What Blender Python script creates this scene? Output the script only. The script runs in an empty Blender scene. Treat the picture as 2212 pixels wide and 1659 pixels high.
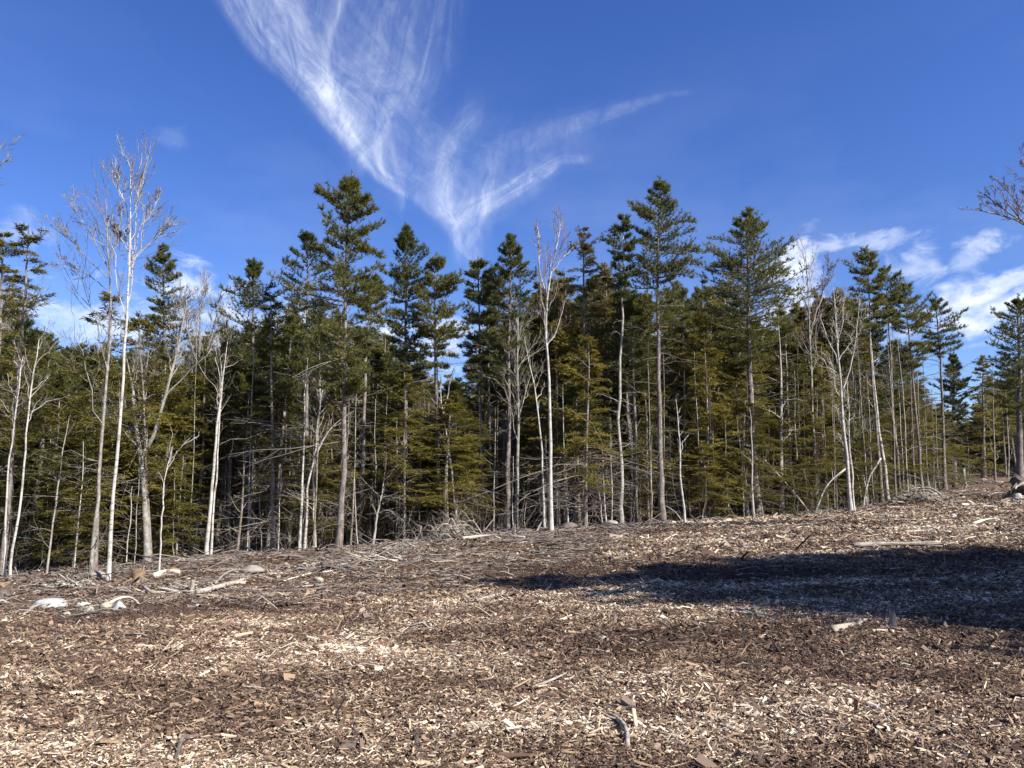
import bpy, math
import numpy as np
from mathutils import Vector

rng = np.random.default_rng(11)
S = bpy.context.scene
COL = S.collection
R_ = math.radians

# ------------------------------------------------------------------ camera
EYE = 1.6
FPX, CX, CY = 1640.0, 1106.0, 829.5          # the photo measured on a 2212 x 1659 grid
PITCH = R_(9.0)
cam = bpy.data.cameras.new('camera')
camo = bpy.data.objects.new('camera', cam)
COL.objects.link(camo)
camo.location = (0, 0, EYE)
camo.rotation_euler = (math.pi / 2 + PITCH, 0, 0)
cam.sensor_fit = 'HORIZONTAL'
cam.sensor_width = 36
cam.lens = FPX / 2212 * 36
cam.clip_end = 5000
cam.clip_start = .05
S.camera = camo

# ------------------------------------------------------------------ sun and sky
SUN_AZ, SUN_EL = R_(127), R_(40)             # clockwise from +Y: from the right, a little behind
sv = Vector((math.sin(SUN_AZ) * math.cos(SUN_EL), math.cos(SUN_AZ) * math.cos(SUN_EL), math.sin(SUN_EL)))
sl = bpy.data.lights.new('sun', 'SUN')
sl.energy = 5.0
sl.angle = R_(.53)
sl.color = (1, .95, .87)
so = bpy.data.objects.new('sun', sl)
COL.objects.link(so)
so.rotation_euler = sv.to_track_quat('Z', 'Y').to_euler()
so.location = (30, -20, 40)

S.view_settings.view_transform = 'Standard'
S.view_settings.look = 'None'
S.view_settings.exposure = 1.0
S.view_settings.gamma = 1
S.view_settings.use_curve_mapping = False
S.cycles.max_bounces = 5
S.cycles.diffuse_bounces = 3
S.cycles.transparent_max_bounces = 6


def ray(px, py):
    xn, yn = (px - CX) / FPX, (CY - py) / FPX
    c, s = math.cos(PITCH), math.sin(PITCH)
    return np.array([xn, c - yn * s, s + yn * c])


def azel(px, py):
    d = ray(px, py)
    return math.degrees(math.atan2(d[0], d[1])), math.degrees(math.atan2(d[2], math.hypot(d[0], d[1])))


W = bpy.data.worlds.new('World')
S.world = W
W.use_nodes = True


class NT:
    """small helper to write node trees"""
    def __init__(s, t):
        s.t = t
        s.n = t.nodes
        s.l = t.links

    def new(s, kind, **kw):
        n = s.n.new(kind)
        for k, v in kw.items():
            setattr(n, k, v)
        return n

    def put(s, sock, v):
        if isinstance(v, bpy.types.NodeSocket):
            s.l.new(v, sock)
        elif v is not None:
            sock.default_value = v

    def m(s, op, a, b=None, c=None, clamp=False):
        n = s.new('ShaderNodeMath', operation=op, use_clamp=clamp)
        s.put(n.inputs[0], a)
        if b is not None:
            s.put(n.inputs[1], b)
        if c is not None:
            s.put(n.inputs[2], c)
        return n.outputs[0]

    def rng(s, v, a, b, c=0., d=1., smooth=False):
        n = s.new('ShaderNodeMapRange', clamp=True)
        n.interpolation_type = 'SMOOTHSTEP' if smooth else 'LINEAR'
        s.put(n.inputs[0], v)
        for i, q in enumerate((a, b, c, d)):
            s.put(n.inputs[1 + i], q)
        return n.outputs[0]

    def xyz(s, x, y, z):
        n = s.new('ShaderNodeCombineXYZ')
        for i, q in enumerate((x, y, z)):
            s.put(n.inputs[i], q)
        return n.outputs[0]

    def noise(s, vec, scale, detail=3, rough=.55, dist=0., col=False):
        n = s.new('ShaderNodeTexNoise')
        s.put(n.inputs['Vector'], vec)
        n.inputs['Scale'].default_value = scale
        n.inputs['Detail'].default_value = detail
        n.inputs['Roughness'].default_value = rough
        n.inputs['Distortion'].default_value = dist
        return n.outputs['Color' if col else 'Fac']

    def mix(s, f, a, b):
        n = s.new('ShaderNodeMix', data_type='RGBA')
        s.put(n.inputs[0], f)
        s.put(n.inputs[6], a if isinstance(a, bpy.types.NodeSocket) else (*a, 1))
        s.put(n.inputs[7], b if isinstance(b, bpy.types.NodeSocket) else (*b, 1))
        return n.outputs[2]

    def ramp(s, f, stops, mode='LINEAR'):
        n = s.new('ShaderNodeValToRGB')
        cr = n.color_ramp
        cr.interpolation = mode
        while len(cr.elements) > 1:
            cr.elements.remove(cr.elements[-1])
        for i, (p, c) in enumerate(stops):
            e = cr.elements[0] if i == 0 else cr.elements.new(p)
            e.position = p
            e.color = (*c, 1) if len(c) == 3 else c
        s.put(n.inputs[0], f)
        return n.outputs[0]

    def curve(s, v, pts):
        """v in 0..1 -> smooth curve through pts [(x, y)] all within 0..1"""
        n = s.new('ShaderNodeFloatCurve')
        c = n.mapping.curves[0]
        n.mapping.use_clip = False
        pts = sorted(pts)
        c.points[0].location = pts[0]
        c.points[1].location = pts[-1]
        for p in pts[1:-1]:
            c.points.new(*p)
        n.mapping.update()
        s.put(n.inputs['Value'], v)
        return n.outputs[0]


def build_sky():
    t = NT(W.node_tree)
    t.n.clear()
    sky = t.new('ShaderNodeTexSky', sky_type='NISHITA')
    sky.sun_disc = False
    sky.sun_elevation = SUN_EL
    sky.sun_rotation = SUN_AZ
    sky.altitude = 300
    sky.air_density = 1.0
    sky.dust_density = .25
    sky.ozone_density = 3.0
    hs = t.new('ShaderNodeHueSaturation')
    hs.inputs['Hue'].default_value = .520
    hs.inputs['Saturation'].default_value = 1.26
    hs.inputs['Value'].default_value = .92
    t.l.new(sky.outputs[0], hs.inputs['Color'])
    tc = t.new('ShaderNodeTexCoord')
    sx = t.new('ShaderNodeSeparateXYZ')
    t.l.new(tc.outputs['Generated'], sx.inputs[0])
    X, Y, Z = sx.outputs
    az = t.m('MULTIPLY', t.m('ARCTAN2', X, Y), 180 / math.pi)
    el = t.m('MULTIPLY', t.m('ARCSINE', Z), 180 / math.pi)
    # wind-torn warping shared by all the wisps
    v0 = t.xyz(az, el, 0)
    w1 = t.noise(v0, .10, 2, .5, col=True)
    ws = t.new('ShaderNodeSeparateXYZ')
    t.l.new(w1, ws.inputs[0])
    azw = t.m('ADD', az, t.m('MULTIPLY_ADD', ws.outputs[0], 4.0, -2.0))
    elw = t.m('ADD', el, t.m('MULTIPLY_ADD', ws.outputs[1], 3.0, -1.5))
    A0, A1 = -60., 60.

    def stroke(way, axis, prof, fib=(.7, .13), cut=(.3, .75), base=.3, warp=1.0):
        """a wisp: way = [(px, py, width px, strength)], running along 'el' or 'az'"""
        pts = []
        for px, py, w, k in way:
            a, e = azel(px, py)
            pts.append((a, e, w / FPX * 57.3 * .95, k))
        ma, me = (azw, elw) if warp else (az, el)
        along, across = (me, ma) if axis == 'el' else (ma, me)
        ai, ci = (1, 0) if axis == 'el' else (0, 1)
        lo = min(p[ai] for p in pts)
        hi = max(p[ai] for p in pts)
        u = t.rng(along, lo, hi)
        uu = [(p[ai] - lo) / (hi - lo) for p in pts]
        cen = t.m('MULTIPLY_ADD', t.curve(u, [(q, (p[ci] - A0) / (A1 - A0)) for q, p in zip(uu, pts)]), A1 - A0, A0)
        wid = t.m('MULTIPLY', t.curve(u, [(q, p[2] / 30) for q, p in zip(uu, pts)]), 30)
        k = t.curve(u, [(q, p[3]) for q, p in zip(uu, pts)])
        k = t.m('MULTIPLY', k, t.rng(along, lo - 2.5, lo, smooth=True))
        k = t.m('MULTIPLY', k, t.rng(along, hi + 3, hi, smooth=True))
        off = t.m('SUBTRACT', across, cen)
        d = t.m('DIVIDE', off, wid)
        p = t.curve(t.rng(d, -1, 1), prof)
        fv = t.xyz(t.m('MULTIPLY', off, fib[0]), t.m('MULTIPLY', along, fib[1]), lo)
        f = t.rng(t.noise(fv, .75, 8, .62, 1.1), cut[0], cut[1], base, 1.0, smooth=True)
        return t.m('MULTIPLY', t.m('MULTIPLY', p, k), f)

    edge = [(0, 0), (.40, 0), (.50, .95), (.58, .75), (.72, .42), (.86, .22), (1, 0)]
    soft = [(0, 0), (.25, .22), (.5, 1), (.75, .22), (1, 0)]
    soft2 = [(0, 0), (.2, .35), (.45, .8), (.6, .8), (.8, .4), (1, 0)]
    den = []
    # the long cirrus: its hard left edge and its feathered body
    den.append(stroke([(300, -420, 420, .5), (440, -150, 420, .7), (520, 0, 400, .75), (610, 110, 380, .85), (690, 200, 320, .9), (790, 318, 230, .75),
                       (880, 410, 170, .5), (960, 500, 120, .5), (1020, 560, 60, .2)], 'el', edge))
    den.append(stroke([(560, -260, 120, .6), (640, 20, 80, .6), (690, 140, 80, .55), (735, 240, 64, .7), (790, 320, 50, .4)], 'el', soft, (1.6, .2)))
    den.append(stroke([(790, -200, 90, .4), (742, 0, 44, .5), (716, 80, 36, .5), (722, 150, 40, .35), (775, 270, 50, .25)], 'el', soft, (1.8, .2)))
    den.append(stroke([(930, -200, 220, .4), (880, 20, 170, .5), (850, 150, 150, .4), (830, 260, 120, .2)], 'el', soft2, (1.3, .2), (.4, .75)))
    den.append(stroke([(845, 265, 20, .35), (830, 320, 22, .6), (850, 370, 22, .6), (870, 415, 18, .4)], 'el', soft, (2, .3)))
    den.append(stroke([(1010, 250, 70, .3), (985, 300, 70, .5), (960, 380, 80, .5), (945, 450, 60, .7), (985, 515, 40, .6)], 'el', soft, (1.4, .25)))
    den.append(stroke([(1050, 395, 50, .35), (1030, 440, 55, .7), (1015, 490, 55, .65), (1020, 550, 45, .35)], 'el', soft2, (1.1, .2)))
    den.append(stroke([(990, 465, 70, .5), (1060, 435, 64, .8), (1130, 395, 58, .9), (1185, 362, 44, .8), (1215, 345, 26, .5)], 'az', soft, (1.4, .35), warp=0))
    den.append(stroke([(1120, 320, 70, .12), (1200, 285, 60, .28), (1300, 250, 44, .3), (1440, 205, 16, .2)], 'az', soft, (1.2, .3), warp=0))
    den.append(stroke([(850, 350, 130, .15), (950, 370, 150, .22), (1100, 340, 120, .2), (1250, 300, 60, .1)], 'az', soft2, (.6, .3), (.35, .75)))
    # low broken clouds toward the horizon
    low = []
    for px, py, rx, ry, k in ((1720, 590, 62, 58, 1), (1740, 640, 60, 60, .9), (1850, 520, 80, 20, .55), (1915, 515, 34, 22, .42), (1975, 570, 46, 46, .6),
                              (2120, 525, 48, 20, .7), (2090, 560, 36, 24, .35), (2160, 660, 150, 55, 1), (2230, 600, 180, 22, .8), (2100, 690, 90, 36, .8),
                              (1745, 485, 30, 16, .22), (375, 300, 40, 16, .09), (30, 500, 70, 30, .3), (420, 615, 90, 40, .8), (200, 690, 300, 45, .65),
                              (640, 720, 330, 70, .85), (960, 735, 120, 45, .8), (1250, 760, 260, 60, .8), (-250, 560, 160, 60, .7), (2480, 640, 200, 60, .8),
                              (1600, 720, 300, 60, .7)):
        a, e = azel(px, py)
        dx = t.m('MULTIPLY', t.m('SUBTRACT', azw, a), 1 / (rx / FPX * 57.3))
        dy = t.m('MULTIPLY', t.m('SUBTRACT', el, e), 1 / (ry / FPX * 57.3))
        r = t.m('SQRT', t.m('ADD', t.m('MULTIPLY', dx, dx), t.m('MULTIPLY', dy, dy)))
        low.append((r, k))
    puff = t.noise(t.xyz(t.m('MULTIPLY', az, .34), t.m('MULTIPLY', el, .55), 3), 1.0, 9, .62, .5)
    body = t.rng(t.noise(t.xyz(t.m('MULTIPLY', az, .5), t.m('MULTIPLY', el, .8), 7), 1.0, 7, .6, .4), .3, .62, .45, 1)
    tot = None
    for r, k in low:
        q = t.rng(t.m('SUBTRACT', t.m('MULTIPLY_ADD', puff, 4.2, -1.25), r), -.45, .9, 0, k, smooth=True)
        tot = q if tot is None else t.m('MAXIMUM', tot, q)
    wisp = None
    for q in den:
        wisp = q if wisp is None else t.m('ADD', wisp, t.m('MULTIPLY', q, .8))
    veil = t.m('MULTIPLY', t.rng(t.noise(t.xyz(t.m('MULTIPLY', az, .05), t.m('MULTIPLY', el, .12), 9), 1, 5, .6), .45, .8, 0, .16), t.rng(el, 34, 8, 0, 1))
    tear = t.rng(t.noise(t.xyz(t.m('MULTIPLY', azw, .42), t.m('MULTIPLY', elw, .26), 5), 1, 9, .7, 1.2), .34, .64, .3, 1.15)
    wisp = t.m('ADD', t.m('MULTIPLY', t.m('MULTIPLY', wisp, tear), .72), veil)
    cl = t.m('MINIMUM', t.m('MAXIMUM', wisp, t.m('MULTIPLY', tot, body)), .95)
    cl = t.m('MULTIPLY', cl, t.rng(el, -1, 3))
    c = t.mix(cl, hs.outputs[0], (5.4, 5.8, 6.6))
    bg = t.new('ShaderNodeBackground')
    t.l.new(c, bg.inputs[0])
    bg.inputs[1].default_value = .1
    out = t.new('ShaderNodeOutputWorld')
    t.l.new(bg.outputs[0], out.inputs[0])


build_sky()


# ------------------------------------------------------------------ helpers
def vnoise(x, y, sc, seed=0, oct=3):
    x = np.asarray(x, float) / sc
    y = np.asarray(y, float) / sc
    o = np.zeros(np.broadcast(x, y).shape)
    amp, tot = 1., 0.
    for k in range(oct):
        xi, yi = np.floor(x), np.floor(y)
        fx, fy = x - xi, y - yi
        fx = fx * fx * (3 - 2 * fx)
        fy = fy * fy * (3 - 2 * fy)

        def h(a, b):
            q = np.sin(a * 127.1 + b * 311.7 + (seed + k) * 74.7) * 43758.5453
            return q - np.floor(q)
        o = o + amp * ((h(xi, yi) * (1 - fx) + h(xi + 1, yi) * fx) * (1 - fy) + (h(xi, yi + 1) * (1 - fx) + h(xi + 1, yi + 1) * fx) * fy)
        tot += amp
        amp *= .5
        x, y = x * 2.03, y * 2.03
    return o / tot


def at(px, py, Y):
    d = ray(px, py)
    return np.array([0, 0, EYE]) + d * (Y / d[1])


# ---- lay of the land: the clearing rises gently to the right and drops a little behind the first trees
_anch = [(x, y, 0.) for x in (-8, 0, 8) for y in (-12, -3, 3, 7)] + [(-20, 2, -.1), (20, 2, .2), (-40, -10, -.2), (45, -10, .6)]
for px, py, Y in ((0, 1335, 12.6), (500, 1285, 15.5), (1000, 1215, 20), (5, 1240, 24), (350, 1215, 26), (560, 1195, 28), (740, 1188, 29), (950, 1163, 30),
                  (1180, 1147, 31), (1430, 1131, 32), (1640, 1115, 34), (1840, 1103, 37), (1950, 1080, 41), (2040, 1062, 46), (2130, 1037, 62), (2212, 1040, 60),
                  (2200, 1250, 13.7), (1700, 1190, 20)):
    p = at(px, py, Y)
    _anch.append(tuple(p))
for x, y, z in ((-22, 36, -1.0), (-8, 40, -.9), (2, 40, -.25), (12, 44, .4), (-40, 30, -1), (-40, 90, 0), (0, 90, 1), (-20, 60, -.6), (10, 60, .2), (45, 90, 5), (50, 40, 3), (30, 75, 3.5)):
    _anch.append((x, y, z))
_anch = np.array(_anch)
_C = _anch[:, :2]


def _tps(r2):
    return np.where(r2 > 1e-9, .5 * r2 * np.log(r2 + 1e-12), 0)


_n = len(_C)
_K = _tps(((_C[:, None] - _C[None]) ** 2).sum(-1)) + np.eye(_n) * 2.0
_Pm = np.c_[np.ones(_n), _C]
_A = np.block([[_K, _Pm], [_Pm.T, np.zeros((3, 3))]])
_w = np.linalg.solve(_A, np.r_[_anch[:, 2], 0, 0, 0])


def gz0(x, y):
    x, y = np.broadcast_arrays(np.asarray(x, float), np.asarray(y, float))
    sh = x.shape
    xc, yc = np.clip(x.ravel(), -45, 52), np.clip(y.ravel(), -14, 90)
    out = np.empty(len(xc))
    for i in range(0, len(xc), 40000):
        a, b = xc[i:i + 40000], yc[i:i + 40000]
        out[i:i + 40000] = _tps((a[:, None] - _C[:, 0]) ** 2 + (b[:, None] - _C[:, 1]) ** 2) @ _w[:_n] + _w[_n] + _w[_n + 1] * a + _w[_n + 2] * b
    return out.reshape(sh)


def gz(x, y):
    x = np.asarray(x, float)
    y = np.asarray(y, float)
    d = np.hypot(x, y)
    b = (vnoise(x, y, 2.6, 3) - .5) * .17 + (vnoise(x, y, .7, 5, 2) - .5) * .07
    far = np.clip((d - 30) / 40, 0, 1)
    sl = np.clip((5 - x) / 6, 0, 1) * np.clip((y - 15) / 4, 0, 1) * np.clip((32 - y) / 4, 0, 1)
    b = b + sl * ((vnoise(x, y, 1.5, 61, 3) - .5) * .34 - .02)
    return gz0(x, y) + b * (1 + far) + np.clip((d - 100) / 300, 0, 1) * 8


def gpt(px, py, lim=75):
    """where the view ray through a photo point meets the ground"""
    d = ray(px, py)
    Y = np.arange(3, lim, .05)
    x, z = d[0] / d[1] * Y, EYE + d[2] / d[1] * Y
    hit = np.nonzero(z < gz(x, Y))[0]
    i = hit[0] if len(hit) else len(Y) - 1
    return np.array([x[i], Y[i], float(gz(x[i], Y[i]))])


def hill_y(px, py):
    return gpt(px, py)[:2]


class Acc:
    """collects vertices and faces of one mesh"""
    def __init__(s):
        s.v, s.q, s.t, s.c, s.n = [], [], [], [], 0

    def add(s, V, quads=None, tris=None, tint=.5):
        V = V.reshape(-1, 3)
        if quads is not None and len(quads):
            s.q.append(quads.reshape(-1, 4) + s.n)
        if tris is not None and len(tris):
            s.t.append(tris.reshape(-1, 3) + s.n)
        s.c.append(np.broadcast_to(np.asarray(tint, float).ravel() if np.ndim(tint) else np.array(float(tint)), (len(V),)))
        s.v.append(V)
        s.n += len(V)

    def tubes(s, P, R, sides=5, cap=False, tint=.5):
        P = np.asarray(P, float)
        R = np.asarray(R, float)
        if P.ndim == 2:
            P, R = P[None], R[None]
        B, N, _ = P.shape
        if B == 0:
            return
        T = np.gradient(P, axis=1)
        T /= np.linalg.norm(T, axis=2, keepdims=True) + 1e-9
        m = np.abs(T[:, :, 2].mean(1)) > .75
        ref = np.where(m[:, None], np.array([1., 0.13, 0]), np.array([0, .07, 1.]))[:, None, :]
        A = np.cross(T, ref)
        A /= np.linalg.norm(A, axis=2, keepdims=True) + 1e-9
        Bn = np.cross(T, A)
        th = np.arange(sides) / sides * 2 * np.pi
        V = P[:, :, None] + R[:, :, None, None] * (A[:, :, None] * np.cos(th)[:, None] + Bn[:, :, None] * np.sin(th)[:, None])
        b = (np.arange(B) * N * sides)[:, None, None]
        i = (np.arange(N - 1) * sides)[None, :, None]
        j = np.arange(sides)[None, None]
        j2 = (j + 1) % sides
        Q = np.stack([b + i + j, b + i + j2, b + i + sides + j2, b + i + sides + j], -1)
        tr = None
        if cap:
            k = np.arange(1, sides - 1)
            b1 = (np.arange(B) * N * sides)[:, None]
            e = b1 + (N - 1) * sides
            tr = np.concatenate([np.stack([b1 + 0 * k, b1 + k + 1, b1 + k], -1), np.stack([e + 0 * k, e + k, e + k + 1], -1)])
        if np.ndim(tint) == 1:
            tint = np.repeat(tint, N * sides)
        s.add(V, Q, tr, tint)

    def leaves(s, Q, D, Wv, L, w, tint):
        """one thin triangle per leaf: base at Q, tip along D"""
        a = Q - Wv * w[:, None] * .5
        b = Q + Wv * w[:, None] * .5
        c = Q + D * L[:, None]
        V = np.stack([a, b, c], 1)
        n = len(Q)
        s.add(V, None, np.arange(3 * n).reshape(n, 3), np.repeat(tint, 3))

    def mesh(s, name, mat, smooth=False, off=None):
        V = np.concatenate(s.v).astype(np.float32)
        if off is not None:
            V = V - np.asarray(off, np.float32)
        q = np.concatenate(s.q) if s.q else np.zeros((0, 4), int)
        t = np.concatenate(s.t) if s.t else np.zeros((0, 3), int)
        me = bpy.data.meshes.new(name)
        me.vertices.add(len(V))
        me.vertices.foreach_set('co', V.ravel())
        li = np.concatenate([q.ravel(), t.ravel()]).astype(np.int32)
        me.loops.add(len(li))
        me.loops.foreach_set('vertex_index', li)
        me.polygons.add(len(q) + len(t))
        st = np.concatenate([np.arange(len(q)) * 4, len(q) * 4 + np.arange(len(t)) * 3]).astype(np.int32)
        me.polygons.foreach_set('loop_start', st)
        if smooth:
            me.polygons.foreach_set('use_smooth', np.ones(len(st), bool))
        a = me.attributes.new('tint', 'FLOAT', 'POINT')
        a.data.foreach_set('value', np.concatenate(s.c).astype(np.float32))
        me.update(calc_edges=True)
        me.materials.append(mat)
        return me


def link(name, data, parent=None, loc=None):
    o = bpy.data.objects.new(name, data)
    COL.objects.link(o)
    if parent is not None:
        o.parent = parent
    if loc is not None:
        o.location = loc
    return o


def tag(o, label=None, cat=None, group=None, kind=None):
    for k, v in (('label', label), ('category', cat), ('group', group), ('kind', kind)):
        if v:
            o[k] = v
    return o


# ------------------------------------------------------------------ materials
def mat(name):
    m = bpy.data.materials.new(name)
    m.use_nodes = True
    t = NT(m.node_tree)
    t.n.clear()
    o = t.new('ShaderNodeOutputMaterial')
    return m, t, o


def principled(t, o, col, rough=.8, spec=.25, bump=None, bstr=.4, bdist=.02):
    b = t.new('ShaderNodeBsdfPrincipled')
    t.put(b.inputs['Base Color'], col if isinstance(col, bpy.types.NodeSocket) else (*col, 1))
    t.put(b.inputs['Roughness'], rough)
    b.inputs['Specular IOR Level'].default_value = spec
    if bump is not None:
        n = t.new('ShaderNodeBump')
        n.inputs['Strength'].default_value = bstr
        n.inputs['Distance'].default_value = bdist
        t.put(n.inputs['Height'], bump)
        t.l.new(n.outputs[0], b.inputs['Normal'])
    t.l.new(b.outputs[0], o.inputs[0])
    return b


def attr(t, name, kind='GEOMETRY'):
    a = t.new('ShaderNodeAttribute', attribute_type=kind, attribute_name=name)
    return a.outputs['Fac']


def leaf_mat(name, c0, c1, c2, trans=.25):
    m, t, o = mat(name)
    tc = t.new('ShaderNodeTexCoord')
    oi = t.new('ShaderNodeObjectInfo')
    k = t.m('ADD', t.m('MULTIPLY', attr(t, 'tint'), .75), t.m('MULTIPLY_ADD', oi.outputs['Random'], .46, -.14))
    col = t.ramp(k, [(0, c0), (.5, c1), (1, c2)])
    b = t.new('ShaderNodeBsdfPrincipled')
    t.l.new(col, b.inputs['Base Color'])
    b.inputs['Roughness'].default_value = .55
    b.inputs['Specular IOR Level'].default_value = .3
    tr = t.new('ShaderNodeBsdfTranslucent')
    t.l.new(col, tr.inputs[0])
    mx = t.new('ShaderNodeMixShader')
    mx.inputs[0].default_value = trans
    t.l.new(b.outputs[0], mx.inputs[1])
    t.l.new(tr.outputs[0], mx.inputs[2])
    t.l.new(mx.outputs[0], o.inputs[0])
    return m


def bark_mat(name, dark, mid, light, zs=.25, scale=14, lichen=.0):
    m, t, o = mat(name)
    g = t.new('ShaderNodeTexCoord').outputs['Object']
    mp = t.new('ShaderNodeMapping')
    mp.inputs['Scale'].default_value = (1, 1, zs)
    t.l.new(g, mp.inputs[0])
    n = t.noise(mp.outputs[0], scale, 5, .65)
    big = t.noise(g, 1.3, 3, .6)
    col = t.ramp(t.rng(n, .28, .72), [(0, dark), (.45, mid), (1, light)])
    col = t.mix(t.rng(big, .45, .7, 0, .6), col, light)
    if lichen:
        col = t.mix(t.m('MULTIPLY', t.rng(t.noise(g, 5, 4, .7), .52, .62), lichen), col, (.36, .38, .33))
    pat = t.m('MULTIPLY', t.rng(t.noise(g, 4.5, 6, .72), .50, .60), .5)
    col = t.mix(pat, col, tuple(min(.5, c * 1.35 + .03) for c in light))
    sc_ = t.m('MULTIPLY', t.rng(t.noise(g, 2.6, 6, .72), .54, .64), .55)
    col = t.mix(sc_, col, tuple(c * .7 for c in dark))
    tn = attr(t, 'tint')
    col = t.mix(t.rng(tn, .5, 1), col, light)
    principled(t, o, col, .9, .15, n, .7, .02)
    return m


M = {}
M['pine_needles'] = leaf_mat('pine_needles', (.065, .08, .026), (.14, .146, .036), (.235, .205, .046), .45)
M['hemlock_needles'] = leaf_mat('hemlock_needles', (.065, .066, .016), (.155, .135, .026), (.25, .20, .034), .45)
M['brown_needles'] = leaf_mat('brown_needles', (.055, .052, .02), (.125, .098, .032), (.2, .14, .044), .38)
M['buds'] = leaf_mat('buds', (.10, .05, .035), (.15, .10, .04), (.24, .22, .05), .35)
M['pine_bark'] = bark_mat('pine_bark', (.045, .036, .032), (.13, .105, .092), (.24, .205, .185), .22, 16, .35)
M['hemlock_bark'] = bark_mat('hemlock_bark', (.05, .04, .034), (.15, .12, .10), (.27, .23, .2), .25, 18, .3)
M['pale_bark'] = bark_mat('pale_bark', (.10, .09, .08), (.26, .23, .2), (.42, .39, .35), .6, 9, .3)
M['grey_bark'] = bark_mat('grey_bark', (.085, .077, .067), (.185, .172, .15), (.31, .29, .26), .5, 10, .2)
M['twig'] = bark_mat('twig', (.08, .07, .056), (.155, .138, .11), (.29, .26, .21), .5, 4)
M['red_twig'] = bark_mat('red_twig', (.09, .055, .05), (.15, .10, .09), (.24, .18, .16), .5, 4)
M['dead_wood'] = bark_mat('dead_wood', (.11, .094, .076), (.25, .215, .175), (.44, .39, .32), .4, 12)
M['cream_wood'] = bark_mat('cream_wood', (.3, .23, .16), (.5, .41, .3), (.66, .57, .44), .4, 14)
M['slash_wood'] = bark_mat('slash_wood', (.07, .055, .045), (.16, .13, .108), (.36, .31, .26), .4, 12)
M['dark_wood'] = bark_mat('dark_wood', (.03, .024, .02), (.085, .065, .055), (.17, .14, .12), .4, 12)

m, t, o = mat('birch_bark')
g = t.new('ShaderNodeTexCoord').outputs['Object']
mp = t.new('ShaderNodeMapping')
mp.inputs['Scale'].default_value = (1.5, 1.5, 9)
t.l.new(g, mp.inputs[0])
dash = t.rng(t.noise(mp.outputs[0], 2.2, 3, .6), .60, .66)
blot = t.rng(t.noise(g, 3.4, 5, .7), .50, .62)
c = t.mix(t.noise(g, 2, 3), (.30, .28, .25), (.58, .555, .51))
c = t.mix(t.m('MULTIPLY', dash, .8), c, (.08, .065, .055))
c = t.mix(t.m('MULTIPLY', blot, .7), c, (.16, .135, .115))
principled(t, o, c, .7, .25, dash, .3, .01)
M['birch_bark'] = m

m, t, o = mat('rock')
g = t.new('ShaderNodeTexCoord').outputs['Object']
n = t.noise(g, 7, 6, .65)
c = t.mix(n, (.16, .14, .12), (.42, .38, .33))
c = t.mix(t.rng(t.noise(g, 3, 3), .55, .7, 0, .6), c, (.24, .17, .12))
principled(t, o, c, .9, .2, n, .6, .03)
M['rock'] = m

m, t, o = mat('pale_rock')
g = t.new('ShaderNodeTexCoord').outputs['Object']
n = t.noise(g, 9, 6, .65)
c = t.mix(t.rng(n, .3, .7), (.2, .175, .13), (.42, .375, .29))
principled(t, o, c, .85, .2, n, .4, .02)
M['pale_rock'] = m

m, t, o = mat('white_rock')
g = t.new('ShaderNodeTexCoord').outputs['Object']
n = t.noise(g, 11, 6, .65)
c = t.mix(t.rng(n, .3, .6), (.22, .22, .205), (.46, .46, .44))
principled(t, o, c, .7, .25, n, .3, .02)
M['white_rock'] = m

m, t, o = mat('cut_wood')
g = t.new('ShaderNodeTexCoord').outputs['Object']
n = t.noise(g, 16, 5, .65)
c = t.mix(t.rng(n, .3, .7), (.13, .085, .05), (.30, .215, .13))
principled(t, o, c, .85, .2, n, .4, .02)
M['cut_wood'] = m

# ---- ground
m, t, o = mat('ground')
g = t.new('ShaderNodeTexCoord').outputs['Object']
zone = attr(t, 'zone')          # 0 chips, .5 raw soil and slash, 1 forest litter
vo = t.new('ShaderNodeTexVoronoi')
mp = t.new('ShaderNodeMapping')
mp.inputs['Scale'].default_value = (1, 1.9, 1)
mp.inputs['Rotation'].default_value = (0, 0, .25)
nz = t.new('ShaderNodeVectorMath', operation='ADD')
t.l.new(g, nz.inputs[0])
sc = t.new('ShaderNodeVectorMath', operation='SCALE')
t.l.new(t.noise(g, 9, 2, col=True), sc.inputs[0])
sc.inputs['Scale'].default_value = .08
t.l.new(sc.outputs[0], nz.inputs[1])
t.l.new(nz.outputs[0], mp.inputs[0])
t.l.new(mp.outputs[0], vo.inputs['Vector'])
vo.inputs['Scale'].default_value = 14
sp = t.new('ShaderNodeSeparateColor')
t.l.new(vo.outputs['Color'], sp.inputs[0])
big = t.noise(g, .45, 4, .6)
sel = t.m('ADD', sp.outputs[0], t.m('MULTIPLY_ADD', big, .8, -.4))
chips = t.ramp(sel, [(0, (.03, .02, .015)), (.35, (.06, .04, .028)), (.6, (.12, .078, .052)), (.8, (.24, .165, .105)), (1, (.42, .32, .22))])
soil = t.ramp(t.m('ADD', sel, -.12), [(0, (.035, .022, .014)), (.4, (.085, .052, .03)), (.7, (.15, .095, .058)), (.95, (.28, .2, .13))])
litter = t.ramp(sel, [(0, (.03, .02, .014)), (.45, (.09, .05, .035)), (.8, (.19, .11, .075)), (1, (.26, .17, .11))])
c = t.mix(t.rng(zone, .1, .5), chips, soil)
c = t.mix(t.rng(zone, .5, 1), c, litter)
principled(t, o, c, .95, .1, t.m('ADD', sp.outputs[1], t.noise(g, 30, 4, .7)), .8, .04)
M['ground'] = m

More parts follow.
